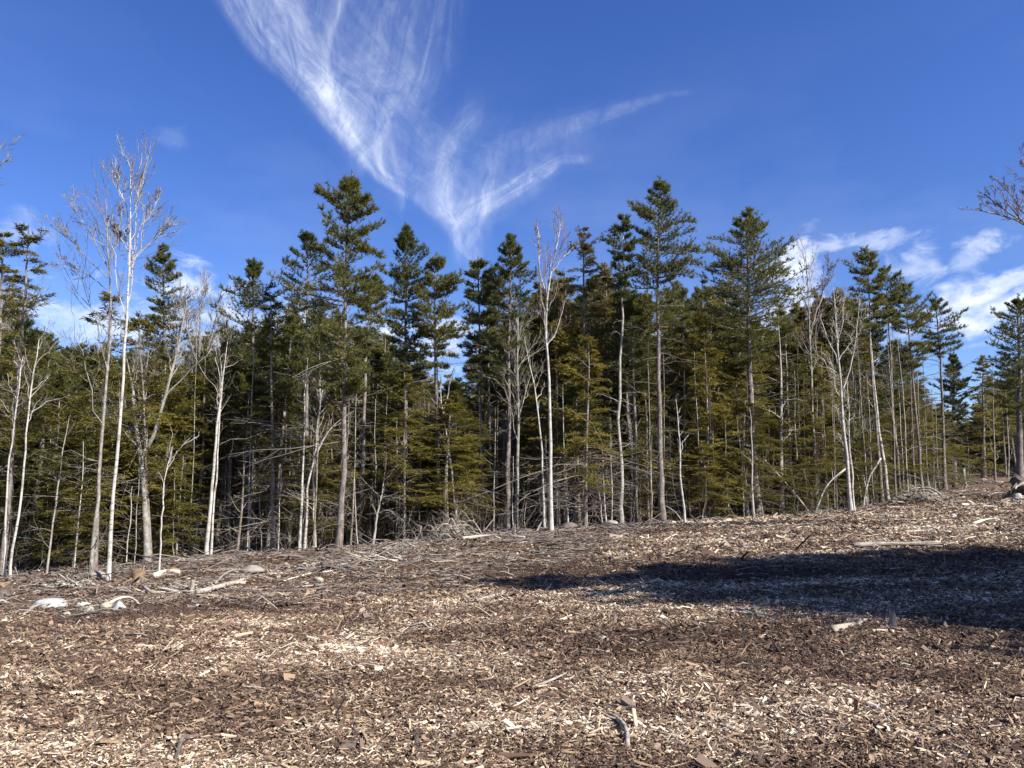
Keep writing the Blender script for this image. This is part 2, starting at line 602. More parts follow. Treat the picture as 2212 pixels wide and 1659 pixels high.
m, t, o = mat('wood_chip')
tn = attr(t, 'tint', 'INSTANCER')
c = t.ramp(tn, [(0, (.034, .021, .015)), (.2, (.075, .045, .031)), (.36, (.135, .083, .054)), (.5, (.165, .122, .1)), (.62, (.245, .161, .098)),
                (.8, (.37, .27, .17)), (.93, (.55, .44, .31)), (1, (.68, .58, .44))])
g = t.new('ShaderNodeTexCoord').outputs['Object']
c = t.mix(t.rng(t.noise(g, 3, 3), .3, .8, 0, .35), c, (.14, .09, .06))
principled(t, o, c, .8, .25)
M['wood_chip'] = m

# ------------------------------------------------------------------ ground sheet
def edge_line(pts):
    w = np.array([gpt(*p)[:2] for p in pts])
    return w[np.argsort(w[:, 0])]


CHIP_EDGE = edge_line([(-60, 1340), (0, 1335), (230, 1330), (450, 1300), (700, 1290), (900, 1270), (1060, 1262)])
EDGE_Y = np.array([(-300, 23.5), (5, 24), (200, 24.5), (350, 26), (560, 28), (740, 29), (950, 30), (1180, 31), (1430, 32), (1640, 34), (1840, 37), (1950, 41), (2040, 46), (2130, 60), (2500, 62)])
TREE_EDGE = np.array([(at(q[0], 1120, q[1])[0], q[1]) for q in EDGE_Y[1:13]])


def zones(x, y):
    """0 = chip field, .5 = raw soil and slash, 1 = forest floor"""
    e1 = np.interp(x, CHIP_EDGE[:, 0], CHIP_EDGE[:, 1], left=CHIP_EDGE[0, 1] - 1, right=60)
    e1 = np.where(x > CHIP_EDGE[-1, 0], CHIP_EDGE[-1, 1] + (x - CHIP_EDGE[-1, 0]) * 2.2, e1)
    e2 = np.interp(x, TREE_EDGE[:, 0], TREE_EDGE[:, 1])
    e2 = e2 + np.where(x > TREE_EDGE[-1, 0], (x - TREE_EDGE[-1, 0]) * 8, 0)
    wob = (vnoise(x, y, 2.0, 21) - .5) * 3
    e1 = np.minimum(e1, e2 - 1)
    a = np.clip((y + wob - e1) / 1.6 + .5, 0, 1)
    b = np.clip((y + wob * .5 - e2) / 2.0, 0, 1)
    return .5 * a + .5 * b


def build_ground():
    u = np.linspace(-1, 1, 330)
    xs = np.sinh(u * 5.2) / np.sinh(5.2) * 700
    v = np.linspace(0, 1, 460)
    ys = -60 + np.r_[np.linspace(0, 60, 30, endpoint=False), 60 + (np.exp(np.linspace(0, 5.0, 330)) - 1) / (math.exp(5) - 1) * 900]
    X, Y = np.meshgrid(xs, ys)
    Z = gz(X, Y)
    a = Acc()
    n, mm = X.shape[1], X.shape[0]
    i = (np.arange(mm - 1) * n)[:, None] + np.arange(n - 1)
    Q = np.stack([i, i + 1, i + n + 1, i + n], -1)
    a.add(np.stack([X, Y, Z], -1), Q)
    me = a.mesh('ground', M['ground'], True)
    zt = me.attributes.new('zone', 'FLOAT', 'POINT')
    zt.data.foreach_set('value', zones(X, Y).ravel().astype(np.float32))
    o = link('ground', me)
    tag(o, 'bare clearing floor of soil and forest litter under the wood chips', None, None, 'structure')


build_ground()


# ------------------------------------------------------------------ wood chips (nobody could count them)
def chip_tree():
    ng = bpy.data.node_groups.new('scatter', 'GeometryNodeTree')
    ng.interface.new_socket('Geometry', in_out='INPUT', socket_type='NodeSocketGeometry')
    ng.interface.new_socket('Geometry', in_out='OUTPUT', socket_type='NodeSocketGeometry')
    N, L = ng.nodes, ng.links
    gi, go = N.new('NodeGroupInput'), N.new('NodeGroupOutput')
    join = N.new('GeometryNodeGeometryToInstance')
    for k, (sx, sy, sz) in enumerate(((1, .42, .12), (1, .3, .16), (.9, .55, .1), (1.1, .22, .12))):
        c = N.new('GeometryNodeMeshCube')
        c.inputs['Size'].default_value = (sx, sy, sz)
        c.inputs['Vertices X'].default_value = 3
        sp = N.new('GeometryNodeSetPosition')
        nt = N.new('ShaderNodeTexNoise')
        nt.noise_dimensions = '4D'
        nt.inputs['W'].default_value = 3.1 * k
        nt.inputs['Scale'].default_value = 1.9
        sub = N.new('ShaderNodeVectorMath')
        sub.operation = 'MULTIPLY_ADD'
        L.new(nt.outputs['Color'], sub.inputs[0])
        sub.inputs[1].default_value = (.7, .55, .35)
        sub.inputs[2].default_value = (-.35, -.27, -.17)
        L.new(sub.outputs[0], sp.inputs['Offset'])
        L.new(c.outputs[0], sp.inputs['Geometry'])
        sm = N.new('GeometryNodeSetMaterial')
        sm.inputs['Material'].default_value = M['wood_chip']
        L.new(sp.outputs[0], sm.inputs['Geometry'])
        L.new(sm.outputs[0], join.inputs[0])
    iop = N.new('GeometryNodeInstanceOnPoints')
    iop.inputs['Pick Instance'].default_value = True

    def named(name, typ):
        a = N.new('GeometryNodeInputNamedAttribute')
        a.data_type = typ
        a.inputs[0].default_value = name
        return a.outputs[0]
    L.new(gi.outputs[0], iop.inputs['Points'])
    L.new(join.outputs[0], iop.inputs['Instance'])
    L.new(named('pick', 'INT'), iop.inputs['Instance Index'])
    er = N.new('FunctionNodeEulerToRotation')
    L.new(named('rot', 'FLOAT_VECTOR'), er.inputs[0])
    L.new(er.outputs[0], iop.inputs['Rotation'])
    L.new(named('size', 'FLOAT_VECTOR'), iop.inputs['Scale'])
    L.new(iop.outputs[0], go.inputs[0])
    return ng


CHIP_GN = chip_tree()


def scatter(name, label, P, rot, size, pick, tint):
    me = bpy.data.meshes.new(name)
    me.vertices.add(len(P))
    me.vertices.foreach_set('co', P.astype(np.float32).ravel())
    for nm, ty, key, d in (('rot', 'FLOAT_VECTOR', 'vector', rot), ('size', 'FLOAT_VECTOR', 'vector', size), ('pick', 'INT', 'value', pick), ('tint', 'FLOAT', 'value', tint)):
        a = me.attributes.new(nm, ty, 'POINT')
        a.data.foreach_set(key, d.ravel().astype(np.int32 if ty == 'INT' else np.float32))
    me.update()
    me.materials.append(M['wood_chip'])
    o = link(name, me)
    md = o.modifiers.new('scatter', 'NODES')
    md.node_group = CHIP_GN
    return tag(o, label, None, None, 'stuff')


def build_chips():
    Ps = []
    Ls = []
    for y0, y1, dens, ln in ((3.2, 5.5, 5600, .026), (5.5, 8.5, 3900, .030), (8.5, 13, 1900, .037), (13, 19, 800, .050), (19, 28, 280, .07), (28, 46, 80, .09)):
        hw = y1 * .74 + 1.2
        n = int(dens * 2 * hw * (y1 - y0))
        x = rng.uniform(-hw, hw, n)
        y = rng.uniform(y0, y1, n)
        ok = np.abs(x) < y * .74 + 1.2
        Ps.append(np.stack([x[ok], y[ok]], 1))
        Ls.append(np.full(ok.sum(), ln))
    P = np.concatenate(Ps)
    Ln = np.concatenate(Ls)
    z = zones(P[:, 0], P[:, 1])
    keep = rng.random(len(P)) < np.interp(z, [0, .25, .5, .75, 1], [1, .6, .28, .1, .02])
    P, Ln, z = P[keep], Ln[keep], z[keep]
    n = len(P)
    x, y = P.T
    # trampled streaks where dark bark or pale chips lie thicker
    streak = vnoise(x * .45 + y * .05, y - x * .12, 1.1, 31, 4)
    patch = vnoise(x * .6, y, 2.6, 37, 3)
    fine = vnoise(x * .55 + y * .1, y, .42, 71, 3)
    shift = .03 + (streak - .5) * .8 + (fine - .5) * .6 + (patch - .5) * .55 - z * .25
    moss = vnoise(x * .5 + 9, y, 3.2, 51, 3)
    shift = shift - np.clip((moss - .56) * 2.4, 0, .36) * (.5 + fine)
    tint = np.clip(rng.beta(.85, .95, n) + shift, 0.0, 1)
    orange = (vnoise(x, y, 1.6, 41, 2) > .76) & (rng.random(n) < .5)
    L = Ln * np.exp(rng.normal(-.12, .46, n))
    long = rng.random(n) < .035
    L[long] *= rng.uniform(1.8, 4, long.sum())
    size = np.stack([L * 1.1, L * rng.uniform(.5, 1.1, n), L * rng.uniform(.6, 1.4, n)], 1)
    sliver = rng.random(n) < .22
    size[sliver, 1] *= .34
    size[sliver, 0] *= 1.5
    size[long, 1] *= .3
    size[long, 2] *= .4
    rot = np.stack([rng.normal(0, .5, n), rng.normal(0, .36, n), rng.normal(.15, 1.0, n)], 1)
    zz = gz(x, y) + rng.uniform(-.006, .034, n)
    scatter('wood_chips', 'loose tan and brown wood chips covering the clearing', np.c_[x, y, zz], rot, size, rng.integers(0, 4, n), tint)
    print('chips', n)


build_chips()


# ------------------------------------------------------------------ tree building
UP = np.array([0, 0, 1.])


def nrm(v):
    return v / (np.linalg.norm(v, axis=-1, keepdims=True) + 1e-9)


def spine(pts, n=14, wig=0., r=rng):
    """a smooth stem through points"""
    p = np.asarray(pts, float)
    d = np.r_[0, np.cumsum(np.linalg.norm(np.diff(p, axis=0), axis=1))]
    s = np.linspace(0, d[-1], n)
    q = np.stack([np.interp(s, d, p[:, k]) for k in range(3)], 1)
    for _ in range(2):
        q[1:-1] = q[1:-1] * .5 + (q[:-2] + q[2:]) * .25
    if wig:
        w = r.normal(0, wig, (n, 3))
        w[:, 2] = 0
        w[0] = 0
        w = np.cumsum(w, axis=0)
        w -= np.linspace(0, 1, n)[:, None] * w[-1]
        q = q + w
    return q


def stem_r(n, r0, r1, flare=.5, pw=.85, r=rng):
    tt = np.linspace(0, 1, n)
    rr = r1 + (r0 - r1) * (1 - tt) ** pw
    rr *= 1 + flare * np.exp(-tt * n * 1.1)
    return rr * (1 + r.normal(0, .03, n))


def spawn(P, R, n, t0, t1, ang, lf, up=0., wig=.05, N=4, rr=.55, minr=.004, asd=.2, dec=.7, lsd=.28, r=rng, flat=0.):
    B, NP, _ = P.shape
    tt = t0 + (t1 - t0) * (np.arange(n) + r.random((B, n))) / n
    f = tt * (NP - 1)
    i = np.clip(f.astype(int), 0, NP - 2)
    f = f - i
    b = np.arange(B)[:, None]
    base = P[b, i] * (1 - f)[..., None] + P[b, i + 1] * f[..., None]
    tan = nrm(P[b, i + 1] - P[b, i])
    pr = R[b, i] * (1 - f) + R[b, i + 1] * f
    pl = np.linalg.norm(np.diff(P, axis=1), axis=2).sum(1)[:, None]
    L = pl * lf * (1.15 - dec * tt) * np.exp(r.normal(0, lsd, (B, n)))
    rv = r.normal(0, 1, (B, n, 3))
    rv[..., 2] *= 1 - flat
    perp = nrm(rv - (rv * tan).sum(-1, keepdims=True) * tan)
    a = ang + r.normal(0, asd, (B, n))
    D = np.cos(a)[..., None] * tan + np.sin(a)[..., None] * perp
    s = np.linspace(0, 1, N)
    C = base[:, :, None] + D[:, :, None] * (L[..., None, None] * s[:, None]) + (up * L)[..., None, None] * (s ** 2)[:, None] * UP
    w = np.cumsum(r.normal(0, wig, (B, n, N, 3)), axis=2)
    w -= w[:, :, :1]
    C = C + w * L[..., None, None]
    Rr = np.maximum(pr * rr, minr)[..., None] * (1 - .72 * s)
    Rr = np.maximum(Rr, minr * .6)
    return C.reshape(-1, N, 3), Rr.reshape(-1, N)


def sil_to_profile(sil, Y, axis_z_of):
    """[(py, left px, right px)] -> arrays z, rl, rr (metres), bottom first"""
    k = Y / FPX * 1.0
    z = [at(CX, s[0], Y)[2] for s in sil]
    a = np.array([(zz, s[1] * k, s[2] * k) for zz, s in zip(z, sil)])
    return a[np.argsort(a[:, 0])]


def dead_limbs(acc, P, R, n, z0, z1, ln, r, droop=-.12, sub=4, minr=.005):
    """bare dead branches left along the lower stem"""
    zb = P[:, 2]
    zs = r.uniform(z0, z1, n)
    base = np.stack([np.interp(zs, zb, P[:, k]) for k in range(3)], 1)
    az = r.uniform(0, 2 * np.pi, n)
    L = ln * np.exp(r.normal(-.15, .45, n))
    D = np.stack([np.cos(az), np.sin(az), r.normal(.05, .2, n)], 1)
    s = np.linspace(0, 1, 5)
    C = base[:, None] + D[:, None] * (L[:, None, None] * s[:, None]) + (droop * L)[:, None, None] * (s ** 2)[:, None] * UP
    w = np.cumsum(r.normal(0, .035, (n, 5, 3)), axis=1)
    w -= w[:, :1]
    C = C + w * L[:, None, None]
    Rr = np.maximum((.006 + .004 * L)[:, None] * (1 - .75 * s), minr * .6)
    tn = r.uniform(.2, .95, n)
    acc.tubes(C, Rr, 3, tint=tn)
    if sub:
        C2, R2 = spawn(C, Rr, sub, .25, .95, .75, .38, -.05, .06, 3, .6, minr * .8, r=r, flat=.5)
        acc.tubes(C2, R2, 3, tint=np.repeat(tn, sub))


def pine_crown(limbs, leaf, P, prof, r, dens=1., whorl=.38, tuft=8, size=1., tb=0., gap=.12, boughs=()):
    z0, z1 = prof[0, 0], prof[-1, 0]
    zs, azs = [], []
    z = z0
    while z < z1 - .25:
        if r.random() > gap or z > z1 - 2.2:
            n = r.integers(3, 6) if z < z1 - 2.5 else r.integers(2, 5)
            a0 = r.uniform(0, 6.28)
            for k in range(n):
                zs.append(z + r.normal(0, .055))
                azs.append(a0 + k * 6.283 / n + r.normal(0, .3))
        z += whorl * r.uniform(.75, 1.3) * (1 if z < z1 - 2 else .85)
    zs, azs = np.array(zs), np.array(azs)
    n = len(zs)
    rl = np.interp(zs, prof[:, 0], prof[:, 1])
    rr = np.interp(zs, prof[:, 0], prof[:, 2])
    cx = np.cos(azs)
    wgt = .5 + .5 * cx
    L = (rl * (1 - wgt) + rr * wgt) * 1.36 * r.uniform(.5, 1.12, n)
    top = np.clip((z1 - zs) / 1.6, 0, 1)
    L = np.maximum(L * (.38 + .62 * top), .12)
    hfrac = (zs - z0) / (z1 - z0)
    elev = np.interp(hfrac, [0, .45, .8, 1], [-.06, .13, .42, .9]) + r.normal(0, .13, n)
    zstart = zs - np.maximum(elev, 0) * L * .75
    base = np.stack([np.interp(zstart, P[:, 2], P[:, k]) for k in range(3)], 1)
    base[:, 2] = zstart
    s = np.linspace(0, 1, 6)
    H = np.stack([np.cos(azs), np.sin(azs), 0 * azs], 1)
    curv = r.normal(.17, .1, n)
    C = base[:, None] + H[:, None] * (L[:, None, None] * s[:, None]) + ((np.tan(np.clip(elev, -.5, 1.1)) * L)[:, None] * s + (curv * L)[:, None] * (s ** 2 - .3 * s))[..., None] * UP
    w = np.cumsum(r.normal(0, .022, (n, 6, 3)), axis=1)
    w -= w[:, :1]
    C = C + w * L[:, None, None]
    if len(boughs):
        E = []
        for p0, p1 in boughs:
            d = p1 - p0
            E.append(p0 + d * s[:, None] + UP * (np.linalg.norm(d) * .10 * np.sin(s * np.pi))[:, None] + np.cumsum(r.normal(0, .02, (6, 3)), 0) * (s > 0)[:, None])
        for _ in range(2):
            C = np.concatenate([C, np.array(E) + (r.normal(0, .12, (len(E), 1, 3)) if _ else 0)])
        L = np.concatenate([L, np.tile([np.linalg.norm(b - a) for a, b in boughs], 2)])
        n = len(L)
    R1 = (.010 + .010 * L)[:, None] * (1 - .8 * s)
    limbs.tubes(C, R1, 4, tint=.3)
    # branchlets in flat plates
    nb = 11
    t2 = .1 + .86 * (np.arange(nb) + r.random((n, nb))) / nb
    f = t2 * 5
    i = np.clip(f.astype(int), 0, 4)
    f = f - i
    b = np.arange(n)[:, None]
    q = C[b, i] * (1 - f)[..., None] + C[b, i + 1] * f[..., None]
    tan = nrm(C[b, i + 1] - C[b, i])
    side = np.where(np.arange(nb) % 2 == 0, 1., -1.)[None]
    lat = nrm(np.cross(tan, UP)) * side[..., None]
    a = r.normal(.85, .18, (n, nb))
    D = nrm(tan * np.cos(a)[..., None] + lat * np.sin(a)[..., None] + UP * r.normal(.14, .14, (n, nb))[..., None])
    l2 = np.clip(L[:, None] * .46 * (1.1 - t2) + .12, .12, .9) * r.uniform(.6, 1.2, (n, nb))
    s2 = np.linspace(0, 1, 3)
    C2 = q[:, :, None] + D[:, :, None] * (l2[..., None, None] * s2[:, None]) + (l2 * .12)[..., None, None] * (s2 ** 2)[:, None] * UP
    C2 = C2.reshape(-1, 3, 3)
    limbs.tubes(C2, np.full((len(C2), 3), .007) * np.array([1, .8, .5]), 3, tint=.3)
    # tufts
    sp = .13 * size / dens
    pts, dirs = [], []
    nt = 5
    ss = (np.arange(nt) + .6) / nt
    Dq = nrm(C2[:, 2] - C2[:, 0])
    for k in ss:
        pts.append(C2[:, 0] * (1 - k) + C2[:, 2] * k)
        dirs.append(Dq)
    for k in (.35, .52, .68, .82, .93, 1.):
        f = k * 5
        i = min(int(f), 4)
        pts.append(C[:, i] * (1 - f + i) + C[:, i + 1] * (f - i))
        dirs.append(nrm(C[:, i + 1] - C[:, i]))
    # leader
    zl = np.linspace(z1 - 1.5, z1 + .05, 26)
    al = r.uniform(0, 6.283, 26)
    out = np.stack([np.cos(al), np.sin(al), 0 * al], 1)
    pts.append(np.stack([np.interp(zl, P[:, 2], P[:, k]) for k in range(3)], 1) + out * (np.linspace(.26, .0, 26) * r.uniform(.3, 1, 26))[:, None])
    dirs.append(nrm(out * .7 + UP))
    pts, dirs = np.concatenate(pts), np.concatenate(dirs)
    keep = r.random(len(pts)) < .92
    pts, dirs = pts[keep], dirs[keep]
    pts = pts + r.normal(0, .03, pts.shape)
    k = tuft
    base = np.repeat(pts, k, 0)
    Dn = nrm(np.repeat(dirs, k, 0) * .75 + r.normal(0, .5, (len(base), 3)) + UP * .38)
    Wv = nrm(np.cross(Dn, r.normal(0, 1, Dn.shape)))
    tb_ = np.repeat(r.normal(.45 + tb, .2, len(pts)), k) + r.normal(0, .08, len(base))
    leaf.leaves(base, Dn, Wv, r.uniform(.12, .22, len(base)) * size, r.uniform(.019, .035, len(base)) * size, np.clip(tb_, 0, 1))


def hemlock_crown(limbs, leaf, P, prof, r, dens=1., step=.095, droop=-.16, tb=0., size=1., thin=0.):
    z0, z1 = prof[0, 0], prof[-1, 0]
    n = int((z1 - z0) / step * dens)
    zs = z0 + (z1 - z0) * r.random(n) ** 1.0
    azs = r.uniform(0, 6.283, n)
    rl = np.interp(zs, prof[:, 0], prof[:, 1])
    rr = np.interp(zs, prof[:, 0], prof[:, 2])
    wgt = .5 + .5 * np.cos(azs)
    L = np.maximum((rl * (1 - wgt) + rr * wgt) * 1.3 * r.uniform(.45, 1.12, n), .14)
    hf = (zs - z0) / (z1 - z0)
    elev = np.interp(hf, [0, .5, .9, 1], [.0, .12, .45, .8]) + r.normal(0, .22, n)
    base = np.stack([np.interp(zs, P[:, 2], P[:, k]) for k in range(3)], 1)
    s = np.linspace(0, 1, 6)
    H = np.stack([np.cos(azs), np.sin(azs), 0 * azs], 1)
    C = base[:, None] + H[:, None] * (L[:, None, None] * s[:, None]) + ((np.tan(elev) * L)[:, None] * s + (r.normal(droop, .16, n) * L)[:, None] * s ** 2)[..., None] * UP
    w = np.cumsum(r.normal(0, .025, (n, 6, 3)), axis=1)
    w -= w[:, :1]
    C = C + w * L[:, None, None]
    limbs.tubes(C, (.006 + .007 * L)[:, None] * (1 - .75 * s), 3, tint=.35)
    nb = 14
    t2 = .14 + .86 * (np.arange(nb) + r.random((n, nb))) / nb
    f = np.clip(t2, 0, .999) * 5
    i = f.astype(int)
    f = f - i
    b = np.arange(n)[:, None]
    q = C[b, i] * (1 - f)[..., None] + C[b, i + 1] * f[..., None]
    tan = nrm(C[b, i + 1] - C[b, i])
    side = np.where(np.arange(nb) % 2 == 0, 1., -1.)[None]
    lat = nrm(np.cross(tan, UP)) * side[..., None]
    a = r.normal(.8, .2, (n, nb))
    D = nrm(tan * np.cos(a)[..., None] + lat * np.sin(a)[..., None] + UP * r.normal(-.05, .12, (n, nb))[..., None])
    l2 = np.clip(L[:, None] * .42 * (1.12 - t2) + .10, .1, .75) * r.uniform(.6, 1.25, (n, nb))
    bt = np.repeat(r.normal(.5 + tb, .2, n), nb)
    keep = r.random((n, nb)) > thin
    q, D, l2 = q[keep], D[keep], l2[keep]
    bt = bt[keep.ravel()]
    pts, dirs, tn = [], [], []
    for k in (.12, .35, .58, .8, 1.0):
        c = q + D * (l2 * k)[:, None] + UP * (-.12 * l2 * k * k)[:, None]
        for sd in ((-1, 1) if k < 1 else (0,)):
            lt = nrm(np.cross(D, UP)) * sd
            pts.append(c)
            dirs.append(nrm(D * .8 + lt * .75 + UP * -.06))
            tn.append(bt)
    pts, dirs, tn = np.concatenate(pts), np.concatenate(dirs), np.concatenate(tn)
    pts = pts + r.normal(0, .02, pts.shape)
    dirs = nrm(dirs + r.normal(0, .34, dirs.shape))
    Wv = nrm(np.cross(dirs, UP + r.normal(0, .8, dirs.shape)))
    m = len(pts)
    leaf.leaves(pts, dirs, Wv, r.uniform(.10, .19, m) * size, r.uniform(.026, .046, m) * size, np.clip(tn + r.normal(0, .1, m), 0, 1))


TREES = []      # (px, root, short phrase) of the trees one can single out


def wp_world(wp, Y=None):
    """stem way points given on the photo -> world; the foot stands on the ground"""
    px, py = wp[0]
    if Y is None:
        b = gpt(px, py)
        e = float(np.interp(px, EDGE_Y[:, 0], EDGE_Y[:, 1]))
        if b[1] > e + 1.0:                      # the foot is just over the crest
            Y = e + .6
    if Y is not None:
        x = at(px, py, Y)[0]
        b = np.array([x, Y, float(gz(x, Y))])
    Y = b[1]
    b = b - UP * .12
    return [b] + [at(p[0], p[1], Y) for p in wp[1:]], Y


def finish(name, label, cat, root_at, trunk, crown, bark, leaf, group=None, sides=0, crown_name='crown'):
    root = link(name, None, None, root_at)
    tag(root, label, cat, group)
    link('trunk', trunk.mesh('trunk', bark, True, root_at), root)
    if crown is not None and crown.n:
        link(crown_name, crown.mesh(crown_name, leaf, False, root_at), root)
    return root


def conifer(kind, wp, sil, label, Y=None, wig=None, r0=.14, seed=1, dead=0, dlen=1.1, leafm=None, bark=None, cat='tree', name=None, group=None, boughs=(), **kw):
    r = np.random.default_rng(seed)
    pts, Y = wp_world(wp, Y)
    if boughs:
        kw['boughs'] = [(at(b[0], b[1], Y), at(b[2], b[3], Y - b[4] if len(b) > 4 else Y - .3)) for b in boughs]
    P = spine(pts, 16, wig or (.022 if kind == 'pine' else .016), r)
    R = stem_r(16, r0 * .82 * Y / 31, .016, .45, .8, r)
    trunk, leaf = Acc(), Acc()
    trunk.tubes(P, R, 9, tint=.5)
    prof = sil_to_profile(sil, Y, None)
    prof[:, 0] = np.minimum(prof[:, 0], P[-1, 2])
    if kind == 'pine':
        pine_crown(trunk, leaf, P, prof, r, **kw)
    else:
        hemlock_crown(trunk, leaf, P, prof, r, **kw)
    if dead:
        dead_limbs(trunk, P, R, int(dead * 1.5), P[0, 2] + .5, max(prof[0, 0] + (prof[-1, 0] - prof[0, 0]) * .25, P[0, 2] + 1.5), dlen, r)
    lm = leafm or ('pine_needles' if kind == 'pine' else 'hemlock_needles')
    root = finish(name or (kind + '_tree'), label, cat, pts[0], trunk, leaf, M[bark or (kind + '_bark')], M[lm], group)
    return root


def bare(wps, label, Y=None, r0=.08, seed=1, n1=12, n2=6, n3=5, n4=0, t0=.4, ang=.6, lf=.32, up=.12, bark='pale_bark', twigm='twig', buds=0, name='bare_tree',
         group=None, r1=.012, wig=.02, budm='buds', cat='tree', ptw=.55, minr=.006, l2=.42, l3=.42):
    """leafless hardwood; wps = one list of way points per stem"""
    r = np.random.default_rng(seed)
    trunk, tw = Acc(), Acc()
    root_at = None
    for k, wp in enumerate(wps):
        if root_at is None or Y is None and len(wp[0]) == 2 and k == 0:
            pts, YY = wp_world(wp, Y)
            root_at = pts[0]
        else:
            pts = [at(p[0], p[1], YY + .15 * k) for p in wp]
            if abs(pts[0][2] - root_at[2]) < .6:
                pts[0] = np.array([pts[0][0], YY + .15 * k, float(gz(pts[0][0], YY)) - .1])
        n = 16
        P = spine(pts, n, wig, r)
        rk = r0[k] if isinstance(r0, (tuple, list)) else r0
        R = stem_r(n, rk * YY / 29, r1, .35, .8, r)
        trunk.tubes(P, R, 8)
        C1, R1 = spawn(P[None], R[None], n1, t0, .99, ang, lf, up, .035, 7, .5, .008, r=r)
        trunk.tubes(C1, R1, 5, tint=.45)
        C2, R2 = spawn(C1, R1, n2, .2, 1, ang, l2, up * .8, .05, 5, .55, minr, r=r)
        tw.tubes(C2, R2, 3)
        last = C2
        if n3:
            C3, R3 = spawn(C2, R2, n3, .15, 1, ang * 1.05, l3 * 1.1, up * .6, .06, 4, .6, minr * .8, r=r)
            tw.tubes(C3, R3, 3)
            last = C3
        if n4:
            C4, R4 = spawn(C3, R3, n4, .15, 1, ang, .5, .05, .06, 3, .7, minr * .7, r=r)
            tw.tubes(C4, R4, 3)
            last = C4
    root = link(name, None, None, root_at)
    tag(root, label, cat, group)
    link('trunk', trunk.mesh('trunk', M[bark], True, root_at), root)
    link('crown', tw.mesh('crown', M[twigm], False, root_at), root)
    if buds:
        lf_ = Acc()
        tips = last[:, 1:].reshape(-1, 3)
        tips = tips[r.random(len(tips)) < buds]
        D = nrm(r.normal(0, 1, tips.shape) + UP * -.2)
        Wv = nrm(np.cross(D, r.normal(0, 1, D.shape)))
        m_ = len(tips)
        lf_.leaves(tips, D, Wv, r.uniform(.04, .09, m_), r.uniform(.03, .05, m_), np.clip(r.normal(.6, .25, m_), 0, 1))
        link('leaf_buds', lf_.mesh('leaf_buds', M[budm], False, root_at), root)['kind'] = 'stuff'
    return root


def copy_tree(root, loc, rz, sc, label=None):
    c = root.copy()
    COL.objects.link(c)
    c.location = loc
    c.rotation_euler = (0, 0, rz)
    c.scale = sc
    if label:
        c['label'] = label
    for ch in root.children:
        d = ch.copy()
        COL.objects.link(d)
        d.parent = c
    return c


# ------------------------------------------------------------------ the pines one can single out
conifer('pine', [(730, 1187), (743, 1084), (741, 900), (741, 755), (741, 578), (761, 375)],
        [(375, 5, 5), (400, 22, 14), (430, 50, 22), (460, 54, 55), (490, 48, 52), (520, 64, 38), (550, 70, 92), (580, 60, 62), (600, 92, 54), (640, 124, 64),
         (680, 134, 92), (720, 70, 84), (760, 110, 44), (800, 66, 60), (850, 30, 30)],
        'tallest ragged pine with layered boughs left of the centre, crooked trunk beside white birch stems', r0=.155, seed=3, dead=26, dlen=1.3, gap=.12,
        boughs=[(744, 545, 826, 553), (742, 520, 800, 548), (750, 470, 801, 432), (745, 490, 798, 462), (742, 575, 676, 532), (752, 455, 690, 405), (741, 660, 612, 690), (741, 750, 640, 715, .9), (741, 640, 822, 625)])
conifer('pine', [(660, 1180), (661, 900), (663, 504)],
        [(504, 5, 5), (540, 42, 36), (580, 38, 62), (620, 72, 72), (680, 66, 74), (760, 66, 50), (810, 50, 46)],
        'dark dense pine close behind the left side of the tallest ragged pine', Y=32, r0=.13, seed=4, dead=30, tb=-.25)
conifer('pine', [(352, 1180), (353, 529)], [(529, 5, 5), (560, 20, 18), (600, 50, 40), (640, 38, 50), (690, 60, 52), (760, 54, 54), (840, 62, 62)],
        'lone pine top standing right behind the forked white birch', Y=38, r0=.14, seed=5, dead=14, tb=-.05)
conifer('pine', [(545, 1190), (548, 562)], [(562, 5, 5), (600, 24, 46), (640, 62, 62), (700, 66, 72), (780, 72, 80), (860, 74, 74), (950, 54, 54)],
        'broad bushy pine between the leaning birch pair and the dark dense pine', Y=33, r0=.15, seed=6, dead=30, tb=-.05)
conifer('pine', [(775, 1172), (783, 980), (790, 740), (807, 585)], [(585, 6, 6), (620, 26, 26), (660, 26, 32), (700, 22, 24), (760, 14, 14)],
        'pale trunked pine with a small crown right behind the tallest ragged pine', Y=32, r0=.13, seed=7, dead=34)
conifer('pine', [(873, 1165), (876, 800), (876, 488)], [(488, 4, 4), (520, 20, 22), (560, 48, 48), (600, 40, 50), (650, 46, 52), (720, 42, 46), (790, 52, 42), (830, 40, 30)],
        'narrow pointed pine, left one of the pair right of the tallest ragged pine', Y=33, r0=.13, seed=8, dead=14)
conifer('pine', [(950, 1145), (942, 900), (940, 775), (937, 648), (942, 550)], [(550, 4, 4), (575, 25, 25), (610, 26, 60), (650, 42, 60), (700, 46, 34), (750, 34, 54), (790, 20, 20)],
        'curved trunk pine with dead side limbs beside the gap of blue sky', Y=32.5, r0=.13, seed=9, dead=44, dlen=1.7, tb=.1,
        boughs=[(940, 730, 1012, 712), (940, 640, 1003, 610), (940, 745, 1000, 725)])
conifer('pine', [(1040, 1140), (1038, 690), (1033, 558)], [(558, 10, 10), (590, 34, 42), (630, 38, 42), (690, 34, 42), (760, 42, 34), (800, 30, 30)],
        'flat topped pine just right of the gap of blue sky', Y=34, r0=.12, seed=10, dead=34)
conifer('pine', [(1060, 1140), (1056, 700), (1062, 575)], [(575, 10, 10), (610, 24, 34), (660, 24, 34), (720, 24, 24)],
        'slim pine squeezed between the flat topped pine and the spire shaped pine', Y=36, r0=.09, seed=12, dead=24)
